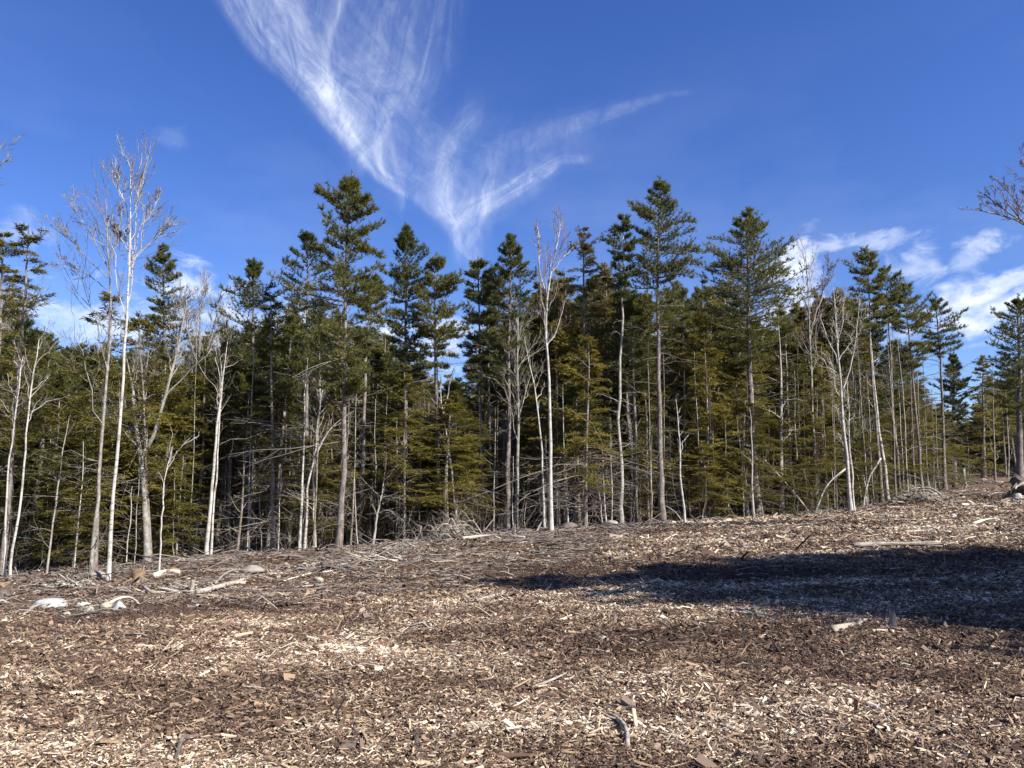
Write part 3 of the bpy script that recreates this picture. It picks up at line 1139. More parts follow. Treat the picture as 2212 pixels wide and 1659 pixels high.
conifer('pine', [(1095, 1150), (1101, 775), (1104, 507)], [(507, 4, 4), (545, 40, 28), (580, 32, 32), (620, 38, 52), (680, 52, 56), (740, 44, 60), (810, 52, 52)],
        'spire shaped pine left of the white birch at the centre', Y=33, r0=.14, seed=11, dead=22, tb=.05)
conifer('pine', [(1344, 1133), (1336, 900), (1341, 719), (1340, 634), (1348, 466)], [(466, 9, 9), (500, 24, 20), (525, 50, 24), (560, 24, 20), (600, 12, 12), (640, 22, 26)],
        'thin wavy pale stemmed pine with a small tufted top, left of the tall open pine', r0=.10, seed=13, dead=26, bark='pale_bark', tb=-.1, wig=.07)
conifer('pine', [(1432, 1126), (1427, 824), (1424, 578), (1425, 383)],
        [(383, 6, 6), (420, 26, 26), (460, 56, 46), (500, 42, 64), (530, 38, 82), (560, 62, 82), (590, 92, 64), (640, 54, 80), (700, 52, 52), (740, 30, 30)],
        'tall open pine with long level boughs and grey trunk right of centre', r0=.15, seed=14, dead=40, dlen=1.3, tb=-.05, gap=.22,
        boughs=[(1424, 500, 1503, 478), (1424, 550, 1506, 540), (1424, 580, 1508, 566), (1424, 600, 1500, 598), (1425, 485, 1372, 457), (1424, 640, 1366, 590), (1424, 620, 1372, 560)])
conifer('pine', [(1639, 1116), (1623, 894), (1618, 673), (1614, 451)],
        [(451, 8, 8), (480, 32, 27), (520, 62, 57), (560, 82, 87), (600, 92, 92), (640, 92, 112), (690, 88, 96), (740, 60, 70), (780, 40, 40)],
        'broad full cone shaped pine with dark lower trunk on the right', r0=.19, seed=15, dead=34, dlen=1.6, whorl=.27, gap=.03, tb=-.02,
        boughs=[(1616, 640, 1722, 640), (1616, 610, 1700, 590), (1616, 600, 1536, 575), (1616, 640, 1528, 640)])
conifer('pine', [(1905, 1085), (1885, 800), (1873, 533)], [(533, 6, 6), (560, 54, 28), (600, 44, 28), (650, 44, 34), (720, 34, 34)],
        'tallest of the slim pines in the right hand row, dark flat layers', Y=40, r0=.09, seed=16, dead=24)
conifer('pine', [(1945, 1075), (1925, 800), (1911, 575)], [(575, 5, 5), (600, 28, 30), (640, 28, 30), (700, 26, 24)],
        'second slim pine of the right hand row, leaning against its taller neighbour', Y=42, r0=.075, seed=17, dead=24, tb=.05)
conifer('pine', [(1995, 1065), (1970, 800), (1953, 603)], [(603, 4, 4), (640, 26, 36), (680, 36, 40), (740, 32, 36), (790, 22, 22)],
        'third slim pine of the right hand row, feathery crown', Y=43, r0=.075, seed=18, dead=24, tb=-.05)
conifer('pine', [(2042, 1062), (2030, 800), (2020, 638)], [(638, 5, 5), (670, 26, 46), (700, 42, 56), (740, 24, 46), (775, 12, 22)],
        'end pine of the right hand row with long bare ribs below its crown', Y=45, r0=.09, seed=19, dead=44, dlen=2.2)
conifer('pine', [(2205, 1060), (2200, 636)], [(636, 4, 4), (680, 34, 44), (720, 64, 60), (760, 74, 64), (820, 66, 54), (890, 44, 44)],
        'dark pine cut by the right edge of the picture beyond the track', Y=58, r0=.16, seed=20, dead=20, size=1.25, tb=-.15)
conifer('pine', [(2060, 1040), (2059, 763)], [(763, 4, 4), (800, 20, 20), (850, 30, 30), (910, 28, 28), (960, 16, 16)],
        'young full pine at the far end of the clearing, left of the track', Y=60, r0=.12, seed=21, dead=10, size=1.25, tb=.1)
conifer('pine', [(1590, 1110), (1590, 640)], [(640, 8, 8), (690, 40, 30), (740, 50, 40), (800, 40, 40)],
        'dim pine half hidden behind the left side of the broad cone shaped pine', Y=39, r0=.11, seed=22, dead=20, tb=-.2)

# ------------------------------------------------------------------ the hemlocks one can single out
HEM = [
    ([(4, 1243), (30, 900), (46, 720), (62, 490)], [(490, 4, 4), (540, 32, 32), (600, 44, 38), (660, 58, 48), (720, 36, 74), (800, 54, 84), (900, 54, 64), (1000, 40, 40)],
     'tall hemlock with drooping side sprays at the left edge, pale straight trunk', dict(r0=.13, seed=31, dead=20, dens=.7, thin=.2)),
    ([(-25, 1225), (-8, 900), (8, 500)], [(500, 4, 4), (560, 34, 38), (640, 50, 48), (720, 60, 50), (820, 70, 60), (940, 70, 60)],
     'dense hemlock cut by the left edge of the picture', dict(Y=27, r0=.14, seed=32, dead=10)),
    ([(205, 1237), (226, 859), (240, 620)], [(620, 4, 4), (690, 44, 40), (760, 66, 50), (850, 84, 62), (940, 66, 62), (1040, 60, 46), (1130, 40, 40)],
     'open olive hemlock with double brown trunk left of the forked white birch', dict(r0=.115, seed=33, dead=24, dens=.75, thin=.15, tb=.08)),
    ([(328, 1180), (310, 900), (300, 690)], [(690, 5, 5), (760, 50, 60), (840, 72, 74), (930, 64, 104), (1000, 62, 66), (1080, 44, 50)],
     'bright yellow green hemlock sprays around the thick forked hardwood', dict(Y=26.5, r0=.09, seed=34, dead=12, dens=.75, tb=.22)),
    ([(588, 1190), (588, 852), (585, 640)], [(640, 5, 5), (700, 42, 32), (780, 46, 42), (850, 60, 56), (930, 62, 52), (1000, 46, 44)],
     'brown trunked hemlock with bare ribs low down, between two groups of birch', dict(r0=.11, seed=35, dead=70, dlen=1.7, dens=.8)),
    ([(873, 1168), (873, 795)], [(795, 3, 3), (850, 30, 26), (900, 56, 42), (960, 56, 52), (1020, 54, 52), (1060, 30, 30)],
     'bushy golden green young hemlock in front of the narrow pointed pine', dict(r0=.07, seed=36, dead=26, dens=1.2, tb=.22)),
    ([(1262, 1120), (1262, 499)], [(499, 3, 3), (560, 25, 25), (620, 50, 45), (700, 62, 57), (800, 64, 62), (900, 54, 54), (960, 30, 30)],
     'russet cone shaped hemlock right behind the white birch at the centre', dict(Y=35, r0=.13, seed=37, dead=16, dens=1.2, leafm='brown_needles')),
    ([(1264, 1133), (1268, 900), (1271, 735)], [(735, 5, 5), (800, 46, 46), (860, 62, 62), (930, 58, 62), (1010, 62, 52), (1060, 30, 30)],
     'golden hemlock with drooping dead ribs right of the white birch at the centre', dict(r0=.1, seed=38, dead=80, dlen=2.0, dens=1.0, tb=.18)),
    ([(1310, 1120), (1310, 600)], [(600, 4, 4), (660, 30, 30), (740, 40, 40), (840, 46, 46), (940, 40, 40)],
     'russet hemlock standing behind the wavy pale stemmed pine', dict(Y=37, r0=.1, seed=39, dead=10, leafm='brown_needles')),
    ([(1400, 1120), (1395, 790)], [(790, 4, 4), (850, 34, 34), (920, 60, 50), (1000, 66, 50), (1070, 50, 50)],
     'low olive hemlock under the tall open pine', dict(Y=34, r0=.07, seed=40, dead=16, tb=.1)),
    ([(1530, 1122), (1520, 690)], [(690, 4, 4), (750, 34, 34), (850, 46, 46), (950, 50, 50), (1050, 50, 50), (1100, 30, 30)],
     'olive hemlock filling the space between the tall open pine and the broad cone pine', dict(Y=34.5, r0=.09, seed=41, dead=16, tb=.08)),
    ([(1572, 1120), (1565, 880)], [(880, 4, 4), (940, 34, 34), (1010, 52, 46), (1080, 56, 50), (1110, 50, 46)],
     'short bushy hemlock touching the ground left of the broad cone pine', dict(Y=34, r0=.05, seed=42, tb=.15)),
    ([(1710, 1105), (1697, 690)], [(690, 4, 4), (750, 40, 40), (850, 54, 54), (950, 50, 50), (1040, 40, 40)],
     'dusky hemlock just right of the broad cone pine', dict(Y=38, r0=.1, seed=43, dead=26, tb=-.05)),
    ([(1770, 1100), (1760, 790)], [(790, 4, 4), (850, 40, 40), (930, 50, 50), (1020, 44, 44)],
     'olive hemlock behind the leaning pale branch on the right', dict(Y=40, r0=.09, seed=44, dead=24, tb=.05)),
    ([(1865, 1090), (1850, 680)], [(680, 5, 5), (740, 36, 36), (840, 46, 46), (940, 44, 44), (1020, 40, 40)],
     'hemlock between the cream hardwood and the tallest slim pine on the right', dict(Y=42, r0=.1, seed=45, dead=20, tb=.1)),
    ([(1950, 1075), (1940, 850)], [(850, 4, 4), (900, 30, 30), (970, 38, 38), (1040, 36, 36)],
     'short hemlock among the slim pine trunks of the right hand row', dict(Y=47, r0=.07, seed=46, tb=.1)),
    ([(2040, 1055), (2035, 880)], [(880, 4, 4), (930, 34, 34), (980, 44, 44), (1030, 44, 44)],
     'rounded hemlock at the end of the right hand row', dict(Y=52, r0=.07, seed=47, tb=.1, size=1.2)),
    ([(2125, 1040), (2124, 772)], [(772, 3, 3), (830, 22, 22), (900, 34, 34), (980, 40, 40), (1020, 30, 30)],
     'yellow green hemlock beyond the track near the right edge', dict(Y=66, r0=.1, seed=48, tb=.3, size=1.3)),
    ([(380, 1190), (378, 1010)], [(1010, 4, 4), (1060, 26, 26), (1120, 34, 38), (1180, 36, 40)],
     'small feathery hemlock sapling right of the thick forked hardwood', dict(Y=27, r0=.03, seed=49, tb=.15)),
    ([(120, 1225), (128, 840)], [(840, 4, 4), (900, 40, 40), (980, 56, 60), (1060, 60, 56), (1140, 50, 50), (1190, 36, 36)],
     'layered olive hemlock between the left edge trees and the double trunk', dict(Y=27, r0=.08, seed=50, dead=14, tb=.12)),
    ([(265, 1225), (270, 980)], [(980, 4, 4), (1040, 40, 40), (1110, 46, 46), (1170, 44, 40)],
     'low hemlock behind the foot of the forked white birch', dict(Y=28, r0=.05, seed=51, tb=.05)),
    ([(420, 1190), (415, 800)], [(800, 4, 4), (860, 40, 40), (950, 50, 50), (1050, 50, 44)],
     'shadowy hemlock left of the leaning birch pair', dict(Y=32, r0=.09, seed=52, dead=26, tb=-.1)),
    ([(720, 1180), (715, 880)], [(880, 4, 4), (930, 30, 30), (1000, 40, 40), (1080, 40, 40)],
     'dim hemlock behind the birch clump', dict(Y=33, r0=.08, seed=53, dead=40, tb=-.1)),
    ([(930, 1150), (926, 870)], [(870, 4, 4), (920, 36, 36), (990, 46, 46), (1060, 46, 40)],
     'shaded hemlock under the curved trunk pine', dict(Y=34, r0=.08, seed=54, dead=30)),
    ([(1000, 1145), (1004, 930)], [(930, 4, 4), (970, 40, 40), (1020, 50, 46), (1060, 40, 40)],
     'wide low hemlock boughs below the gap of blue sky', dict(Y=33, r0=.06, seed=55, dead=20, tb=.08)),
    ([(1480, 1125), (1475, 690)], [(690, 5, 5), (760, 36, 36), (860, 46, 46), (960, 46, 46), (1040, 40, 40)],
     'mid green hemlock behind the thin white snag', dict(Y=37, r0=.1, seed=56, dead=20)),
]
for wp, sil, label, kw in HEM:
    conifer('hemlock', wp, sil, label, **kw)

# ------------------------------------------------------------------ leafless trees one can single out
bare([[(23, 1251), (43, 1050), (57, 928), (66, 840), (74, 779), (84, 735)], [(12, 1236), (21, 1032), (44, 880), (50, 770)]],
     'crooked grey white hardwood with a burl, first clump from the left edge', r0=(.05, .04), seed=61, n1=9, n2=5, n3=4, t0=.62, ang=.65, lf=.2, bark='birch_bark', name='hardwood_tree')
bare([[(234, 1254), (245, 1119), (257, 984), (267, 859), (274, 720), (278, 660), (283, 594), (286, 522), (283, 440), (283, 350)],
      [(285, 540), (275, 447), (260, 410), (245, 360)], [(284, 560), (292, 480), (296, 420), (304, 385)], [(285, 580), (298, 495), (326, 455), (345, 425)],
      [(284, 600), (293, 548), (345, 510), (376, 480)], [(282, 600), (268, 530), (248, 490)]],
     'tall forked white birch with budding crown, highest tree on the left', r0=(.078, .02, .022, .02, .018, .016), seed=62, n1=9, n2=6, n3=4, t0=.58, ang=.42, lf=.26, up=.2, r1=.008,
     bark='birch_bark', twigm='twig', buds=.3, name='birch_tree', minr=.008)
bare([[(196, 1242), (212, 998), (226, 859), (234, 700), (234, 545), (230, 490), (228, 430)], [(232, 575), (196, 512), (168, 460), (150, 432)],
      [(232, 600), (165, 530), (111, 486)], [(231, 625), (182, 587), (128, 556)], [(233, 590), (255, 520), (262, 450)]],
     'dark stemmed hardwood with wide rising limbs just left of the forked white birch', r0=(.07, .02, .018, .016, .018), seed=63, n1=9, n2=6, n3=4, t0=.35, ang=.45, lf=.28, up=.18,
     bark='grey_bark', buds=.1, name='hardwood_tree', minr=.008)
bare([[(319, 1204), (314, 1050), (302, 970), (295, 911), (288, 830), (270, 760)], [(305, 985), (333, 946), (351, 876), (375, 800), (392, 720), (404, 650)],
      [(362, 850), (415, 795), (450, 765), (470, 720)], [(380, 780), (425, 700), (446, 630)], [(385, 760), (380, 690), (370, 640)]],
     'thick forked grey hardwood with a bushy leafless crown', r0=(.135, .08, .03, .035, .03), seed=64, n1=8, n2=6, n3=5, t0=.4, ang=.5, lf=.3, up=.16, bark='grey_bark', name='hardwood_tree', minr=.009)
bare([[(347, 1242), (352, 1120), (361, 1032), (362, 1000), (372, 965)], [(361, 1015), (395, 962), (430, 940)]],
     'spindly white sapling with one long side branch, right of the thick forked hardwood', r0=(.035, .015), seed=65, n1=4, n2=3, n3=2, t0=.5, lf=.2, bark='birch_bark', name='sapling')
bare([[(447, 1190), (458, 1050), (465, 946), (474, 852), (482, 780), (492, 735)], [(456, 1189), (470, 1000), (478, 900), (484, 790)], [(474, 855), (478, 790), (470, 730)]],
     'leaning pair of white birch stems joined at the foot', r0=(.075, .045, .02), seed=66, n1=8, n2=4, n3=3, t0=.6, ang=.5, lf=.2, bark='birch_bark', name='birch_tree')
bare([[(647, 1190), (652, 1000), (654, 911), (658, 830), (665, 770)], [(657, 1189), (668, 1032), (682, 990), (696, 946), (727, 907), (765, 888)],
      [(681, 1186), (679, 1032), (688, 893), (692, 800)], [(652, 1190), (655, 1090), (656, 1050)], [(676, 1010), (684, 900), (700, 800)]],
     'birch clump of several slim white stems, one bending right', r0=(.055, .055, .04, .035, .025), seed=67, n1=8, n2=4, n3=3, t0=.55, ang=.5, lf=.17, bark='birch_bark', name='birch_tree')
bare([[(1191, 1148), (1188, 963), (1184, 824), (1179, 737), (1178, 691), (1183, 634), (1192, 585), (1202, 540), (1214, 470)], [(1182, 640), (1171, 606), (1165, 550), (1161, 490)],
      [(1194, 585), (1218, 555), (1245, 525)]],
     'tall white birch at the centre with a purple brown forked top', r0=(.082, .03, .02), seed=68, n1=14, n2=6, n3=4, t0=.52, ang=.4, lf=.17, up=.25, bark='birch_bark', twigm='red_twig', buds=.15,
     name='birch_tree', minr=.008)
bare([[(1177, 1145), (1172, 1030), (1169, 963), (1156, 860), (1141, 772), (1132, 728)]],
     'thin white birch leaning left beside the centre birch', r0=.05, seed=69, n1=9, n2=4, n3=3, t0=.6, lf=.14, bark='birch_bark', name='birch_tree')
bare([[(1481, 1132), (1474, 1040), (1471, 980), (1464, 920), (1460, 862)], [(1470, 978), (1480, 950), (1487, 940)]],
     'thin white snag with broken tip right of the tall open pine', r0=(.05, .02), seed=70, n1=7, n2=3, n3=0, t0=.55, lf=.1, bark='birch_bark', name='snag')
bare([[(1765, 1097), (1757, 900), (1749, 700), (1740, 545)], [(1750, 720), (1775, 640), (1790, 560)]],
     'reddish leafless tree with upright fine twigs, right of the broad cone pine', Y=38, r0=(.07, .04), seed=71, n1=16, n2=6, n3=4, t0=.5, ang=.4, lf=.17, up=.25, bark='grey_bark', twigm='red_twig',
     buds=.25, name='hardwood_tree', minr=.009)
bare([[(1839, 1105), (1830, 1000), (1822, 894), (1813, 790), (1806, 690), (1800, 620)], [(1846, 1101), (1838, 980), (1834, 890), (1830, 820)], [(1818, 850), (1840, 780), (1851, 720), (1856, 655)],
      [(1812, 790), (1790, 740), (1772, 680)], [(1810, 750), (1822, 690), (1830, 630)]],
     'cream white hardwood with two stems and a bushy pale crown on the right', r0=(.072, .045, .028, .026, .022), seed=72, n1=10, n2=7, n3=5, t0=.35, ang=.7, lf=.2, up=.1, bark='birch_bark',
     twigm='dead_wood', name='hardwood_tree', minr=.009)
bare([[(1918, 1073), (1911, 1020), (1904, 971), (1899, 930), (1896, 900), (1886, 800), (1878, 700)]],
     'bleached kinked hardwood stem among the slim pine row', r0=.075, seed=73, n1=8, n2=4, n3=3, t0=.5, lf=.13, bark='birch_bark', name='hardwood_tree')
bare([[(1368, 900), (1362, 830), (1352, 770), (1340, 730)], [(1356, 780), (1372, 745), (1390, 730)]],
     'short crooked dead top showing between the wavy pale pine and the tall open pine', Y=34, r0=(.04, .025), seed=74, n1=6, n2=3, n3=2, t0=.4, lf=.2, bark='pale_bark', name='snag')
bare([[(803, 1176), (815, 1110), (826, 1060), (831, 1020)], [(815, 1110), (840, 1100), (875, 1130)]],
     'leaning pinkish sapling right of the tallest ragged pine', r0=(.055, .02), seed=75, n1=9, n2=5, n3=3, t0=.4, ang=.8, lf=.35, up=.0, bark='pale_bark', name='sapling')
bare([[(990, 1150), (975, 1000), (955, 880), (950, 800)], [(957, 890), (972, 830), (985, 790)]],
     'pale forked hardwood in front of the curved trunk pine', Y=31.5, r0=(.06, .035), seed=76, n1=8, n2=4, n3=3, t0=.5, ang=.5, lf=.18, bark='pale_bark', name='hardwood_tree')
bare([[(430, 1180), (425, 900), (430, 760), (432, 640)], [(428, 800), (460, 720), (475, 640)], [(428, 790), (405, 700), (400, 625)]],
     'fine twigged leafless tree behind the thick forked hardwood', Y=36, r0=(.08, .05, .04), seed=77, n1=12, n2=7, n3=5, t0=.4, ang=.45, lf=.22, up=.2, bark='grey_bark', twigm='twig', name='hardwood_tree', minr=.01)
bare([[(1690, 1105), (1686, 900), (1688, 780), (1680, 690)]],
     'grey dead tree with broken side stubs right of the broad cone pine', Y=37, r0=.1, seed=78, n1=18, n2=3, n3=2, t0=.35, ang=1.1, lf=.13, up=-.02, bark='pale_bark', name='snag')
bare([[(2480, 1230), (2440, 900), (2370, 700), (2290, 560), (2230, 500), (2170, 430)], [(2300, 575), (2212, 480), (2150, 462), (2100, 452)], [(2330, 640), (2270, 480), (2220, 400), (2205, 340)],
      [(2280, 560), (2205, 450), (2150, 385)], [(2400, 760), (2340, 560), (2280, 400)], [(2235, 500), (2170, 455), (2118, 415)]],
     'bare round headed hardwood leaning in at the right edge high up', Y=21, r0=(.16, .045, .055, .04, .055, .035), seed=79, n1=11, n2=6, n3=5, n4=2, t0=.5, ang=.5, lf=.16, up=.14, bark='grey_bark',
     twigm='red_twig', name='hardwood_tree', minr=.006)
bare([[(-170, 1290), (-130, 800), (-80, 480), (-30, 330), (15, 300)], [(-60, 430), (-20, 380), (20, 335)], [(-80, 480), (-40, 430), (-5, 402)]],
     'twig ends of a bare tree reaching in at the left edge high up', Y=20, r0=(.15, .04, .04), seed=80, n1=7, n2=5, n3=4, n4=3, t0=.6, ang=.5, lf=.17, up=.05, bark='grey_bark', twigm='twig', name='hardwood_tree', minr=.005)

# ------------------------------------------------------------------ slim saplings and poles along the edge of the forest
MARKS = [(5, 'the left edge'), (60, 'the crooked grey white clump'), (200, 'the double trunk hemlock'), (240, 'the forked white birch'), (319, 'the thick forked hardwood'),
         (452, 'the leaning birch pair'), (588, 'the brown trunked hemlock'), (652, 'the birch clump'), (733, 'the tallest ragged pine'), (803, 'the leaning pinkish sapling'), (873, 'the golden green young hemlock'),
         (950, 'the curved trunk pine'), (1040, 'the flat topped pine'), (1098, 'the spire shaped pine'), (1190, 'the white birch at the centre'), (1264, 'the golden hemlock'),
         (1343, 'the wavy pale pine'), (1430, 'the tall open pine'), (1481, 'the thin white snag'), (1570, 'the short bushy hemlock'), (1635, 'the broad cone pine'), (1690, 'the grey dead tree'), (1765, 'the reddish leafless tree'),
         (1839, 'the cream white hardwood'), (1918, 'the bleached kinked stem'), (2000, 'the third slim pine'), (2042, 'the end pine of the row'), (2084, 'the wooden post'), (2190, 'the right edge')]


def near_mark(px):
    d = sorted(MARKS, key=lambda q: abs(q[0] - px))[0]
    return ('just left of ' if px < d[0] - 6 else 'just right of ' if px > d[0] + 6 else 'right behind ') + d[1], d


_used = {}


def uniq(lbl, extras):
    """a label nobody else has: add a distinguishing word when needed"""
    if lbl not in _used:
        _used[lbl] = 1
        return lbl
    for e in extras:
        q = e + ' ' + lbl
        if q not in _used:
            _used[q] = 1
            return q
    return lbl


POLES = [(100, 1240, 150, 900, .035, 'pale_bark', None), (275, 1203, 286, 1050, .025, 'birch_bark', None), (292, 1200, 300, 1010, .02, 'pale_bark', None), (395, 1190, 404, 940, .05, 'grey_bark', 28.5),
         (383, 1190, 396, 980, .035, 'pale_bark', 28), (512, 1190, 526, 960, .06, 'hemlock_bark', None), (565, 1186, 560, 860, .03, 'grey_bark', 30), (612, 1186, 618, 880, .05, 'hemlock_bark', 32),
         (757, 1180, 768, 900, .05, 'hemlock_bark', None), (775, 1178, 770, 850, .03, 'pale_bark', None), (855, 1168, 858, 900, .04, 'grey_bark', 32), (905, 1160, 912, 920, .04, 'hemlock_bark', 32),
         (985, 1150, 992, 930, .05, 'grey_bark', 34), (1012, 1150, 1016, 900, .04, 'hemlock_bark', 34), (1066, 1150, 1070, 880, .05, 'grey_bark', 33), (1106, 1150, 1109, 985, .025, 'birch_bark', None),
         (1135, 1147, 1138, 1080, .02, 'grey_bark', None), (1078, 1150, 1076, 860, .05, 'hemlock_bark', 35), (1225, 1140, 1222, 960, .05, 'pale_bark', 33), (1243, 1137, 1240, 940, .07, 'grey_bark', 33),
         (1302, 1136, 1288, 1030, .035, 'birch_bark', None), (1311, 1133, 1300, 960, .045, 'birch_bark', None), (1322, 1130, 1318, 900, .04, 'birch_bark', 33), (1362, 1132, 1360, 900, .06, 'pale_bark', 33.5),
         (1378, 1130, 1372, 960, .04, 'grey_bark', 34), (1405, 1128, 1408, 940, .055, 'hemlock_bark', None), (1447, 1127, 1446, 900, .05, 'grey_bark', 35), (1545, 1122, 1535, 860, .03, 'pale_bark', 34),
         (1538, 1122, 1524, 700, .05, 'pale_bark', 36), (1512, 1124, 1500, 760, .035, 'pale_bark', 34), (1606, 1116, 1592, 900, .045, 'pale_bark', None), (1628, 1120, 1619, 880, .06, 'pale_bark', None),
         (1650, 1114, 1646, 900, .05, 'dark_wood', 36), (1668, 1112, 1672, 940, .04, 'hemlock_bark', 37), (1725, 1106, 1716, 800, .06, 'grey_bark', 37), (1742, 1104, 1736, 820, .05, 'hemlock_bark', 38),
         (1790, 1102, 1778, 860, .045, 'grey_bark', 38), (1806, 1100, 1796, 820, .04, 'hemlock_bark', 38), (1875, 1090, 1852, 740, .06, 'hemlock_bark', None), (1888, 1088, 1872, 800, .045, 'grey_bark', None),
         (1935, 1077, 1916, 700, .06, 'hemlock_bark', 41), (1962, 1074, 1938, 720, .05, 'pale_bark', 42), (1978, 1070, 1962, 700, .055, 'hemlock_bark', 43), (2006, 1066, 1992, 740, .045, 'grey_bark', 45),
         (2018, 1064, 2012, 840, .04, 'hemlock_bark', 46), (2028, 1062, 2020, 860, .035, 'pale_bark', 46), (2090, 1040, 2088, 900, .05, 'grey_bark', 66), (2150, 1040, 2143, 770, .09, 'hemlock_bark', 62),
         (2178, 1042, 2172, 830, .08, 'grey_bark', 64), (165, 1230, 172, 960, .05, 'grey_bark', 27), (135, 1228, 142, 1000, .035, 'hemlock_bark', 27.5), (480, 1190, 488, 980, .045, 'hemlock_bark', 31),
         (540, 1188, 546, 940, .05, 'grey_bark', 31), (700, 1184, 706, 900, .06, 'hemlock_bark', 33), (830, 1172, 836, 960, .05, 'hemlock_bark', 33)]
WORD = {'pale_bark': 'pale', 'birch_bark': 'white', 'grey_bark': 'grey', 'hemlock_bark': 'brown', 'dark_wood': 'blackish'}


_pr = np.random.default_rng(17)
for _k in range(58):
    _x = _pr.choice([_pr.uniform(1380, 2060), _pr.uniform(20, 1400)], p=[.62, .38])
    _e = float(np.interp(_x, EDGE_Y[:, 0], EDGE_Y[:, 1]))
    POLES.append((_x, 1100, _x + _pr.normal(-4 if _x > 1100 else 4, 9), _pr.uniform(690, 960), _pr.uniform(.022, .05), _pr.choice(['pale_bark', 'grey_bark', 'hemlock_bark', 'grey_bark', 'birch_bark']), _e + .4 + _pr.exponential(4)))


def build_poles():
    for i, (bx, by, tx, ty, r0, bk, Y) in enumerate(POLES):
        r = np.random.default_rng(300 + i)
        pts, YY = wp_world([(bx, by), ((bx + tx) / 2 + r.normal(0, 2), (by + ty) / 2), (tx, ty)], Y)
        P = spine(pts, 10, .02, r)
        R = stem_r(10, r0 * .9, .008, .3, .8, r)
        a, tw = Acc(), Acc()
        a.tubes(P, R, 6)
        n = int(r.integers(8, 18))
        C1, R1 = spawn(P[None], R[None], n, .15, .98, 1.05, .16, -.02, .05, 5, .4, .006, r=r, asd=.3)
        tw.tubes(C1, R1, 3, tint=np.repeat(r.uniform(.2, .9, 1), n))
        C2, R2 = spawn(C1, R1, 4, .2, 1, .7, .4, 0, .06, 3, .6, .005, r=r)
        tw.tubes(C2, R2, 3, tint=.4)
        w, d = near_mark(bx)
        tall = (by - ty) / YY * 30
        lbl = uniq(('slender ' if r0 < .04 else 'bare ') + WORD[bk] + ' sapling ' + w, [q + p for q in ('taller' if tall > 200 else 'shorter', 'leaning' if abs(bx - tx) > 8 else 'upright') for p in ('', ' thicker' if r0 > .04 else ' thinner')] + ['farther'])
        finish('sapling', lbl, 'sapling', pts[0], a, tw, M[bk], M['twig'], 'slim saplings along the forest edge')


build_poles()


# ------------------------------------------------------------------ the forest behind: each tree its own, shapes shared among alike
def proto(kind, seed, H, prof, r0, dead=0, dlen=1., leafm=None, **kw):
    r = np.random.default_rng(seed)
    P = spine([(0, 0, -.3), (r.normal(0, .12), r.normal(0, .12), H * .5), (r.normal(0, .1), 0, H)], 14, .015, r)
    R = stem_r(14, r0, .02, .4, .8, r)
    trunk, leaf = Acc(), Acc()
    trunk.tubes(P, R, 7)
    prof = np.array(prof, float)
    if kind == 'pine':
        pine_crown(trunk, leaf, P, prof, r, **kw)
    elif kind == 'hemlock':
        hemlock_crown(trunk, leaf, P, prof, r, **kw)
    else:
        C1, R1 = spawn(P[None], R[None], 18, .4, .99, .5, .25, .15, .035, 6, .5, .012, r=r)
        trunk.tubes(C1, R1, 4)
        C2, R2 = spawn(C1, R1, 6, .2, 1, .5, .42, .1, .05, 4, .6, .009, r=r)
        leaf.tubes(C2, R2, 3)
        C3, R3 = spawn(C2, R2, 5, .2, 1, .5, .45, .08, .06, 3, .6, .008, r=r)
        leaf.tubes(C3, R3, 3)
    if dead:
        dead_limbs(trunk, P, R, dead, .5, prof[0, 0] + 1.5, dlen, r, sub=2, minr=.008)
    bark = {'pine': 'pine_bark', 'hemlock': 'hemlock_bark', 'bare': 'grey_bark'}[kind]
    lm = leafm or {'pine': 'pine_needles', 'hemlock': 'hemlock_needles', 'bare': 'twig'}[kind]
    return trunk.mesh('trunk', M[bark], True), leaf.mesh('crown', M[lm])


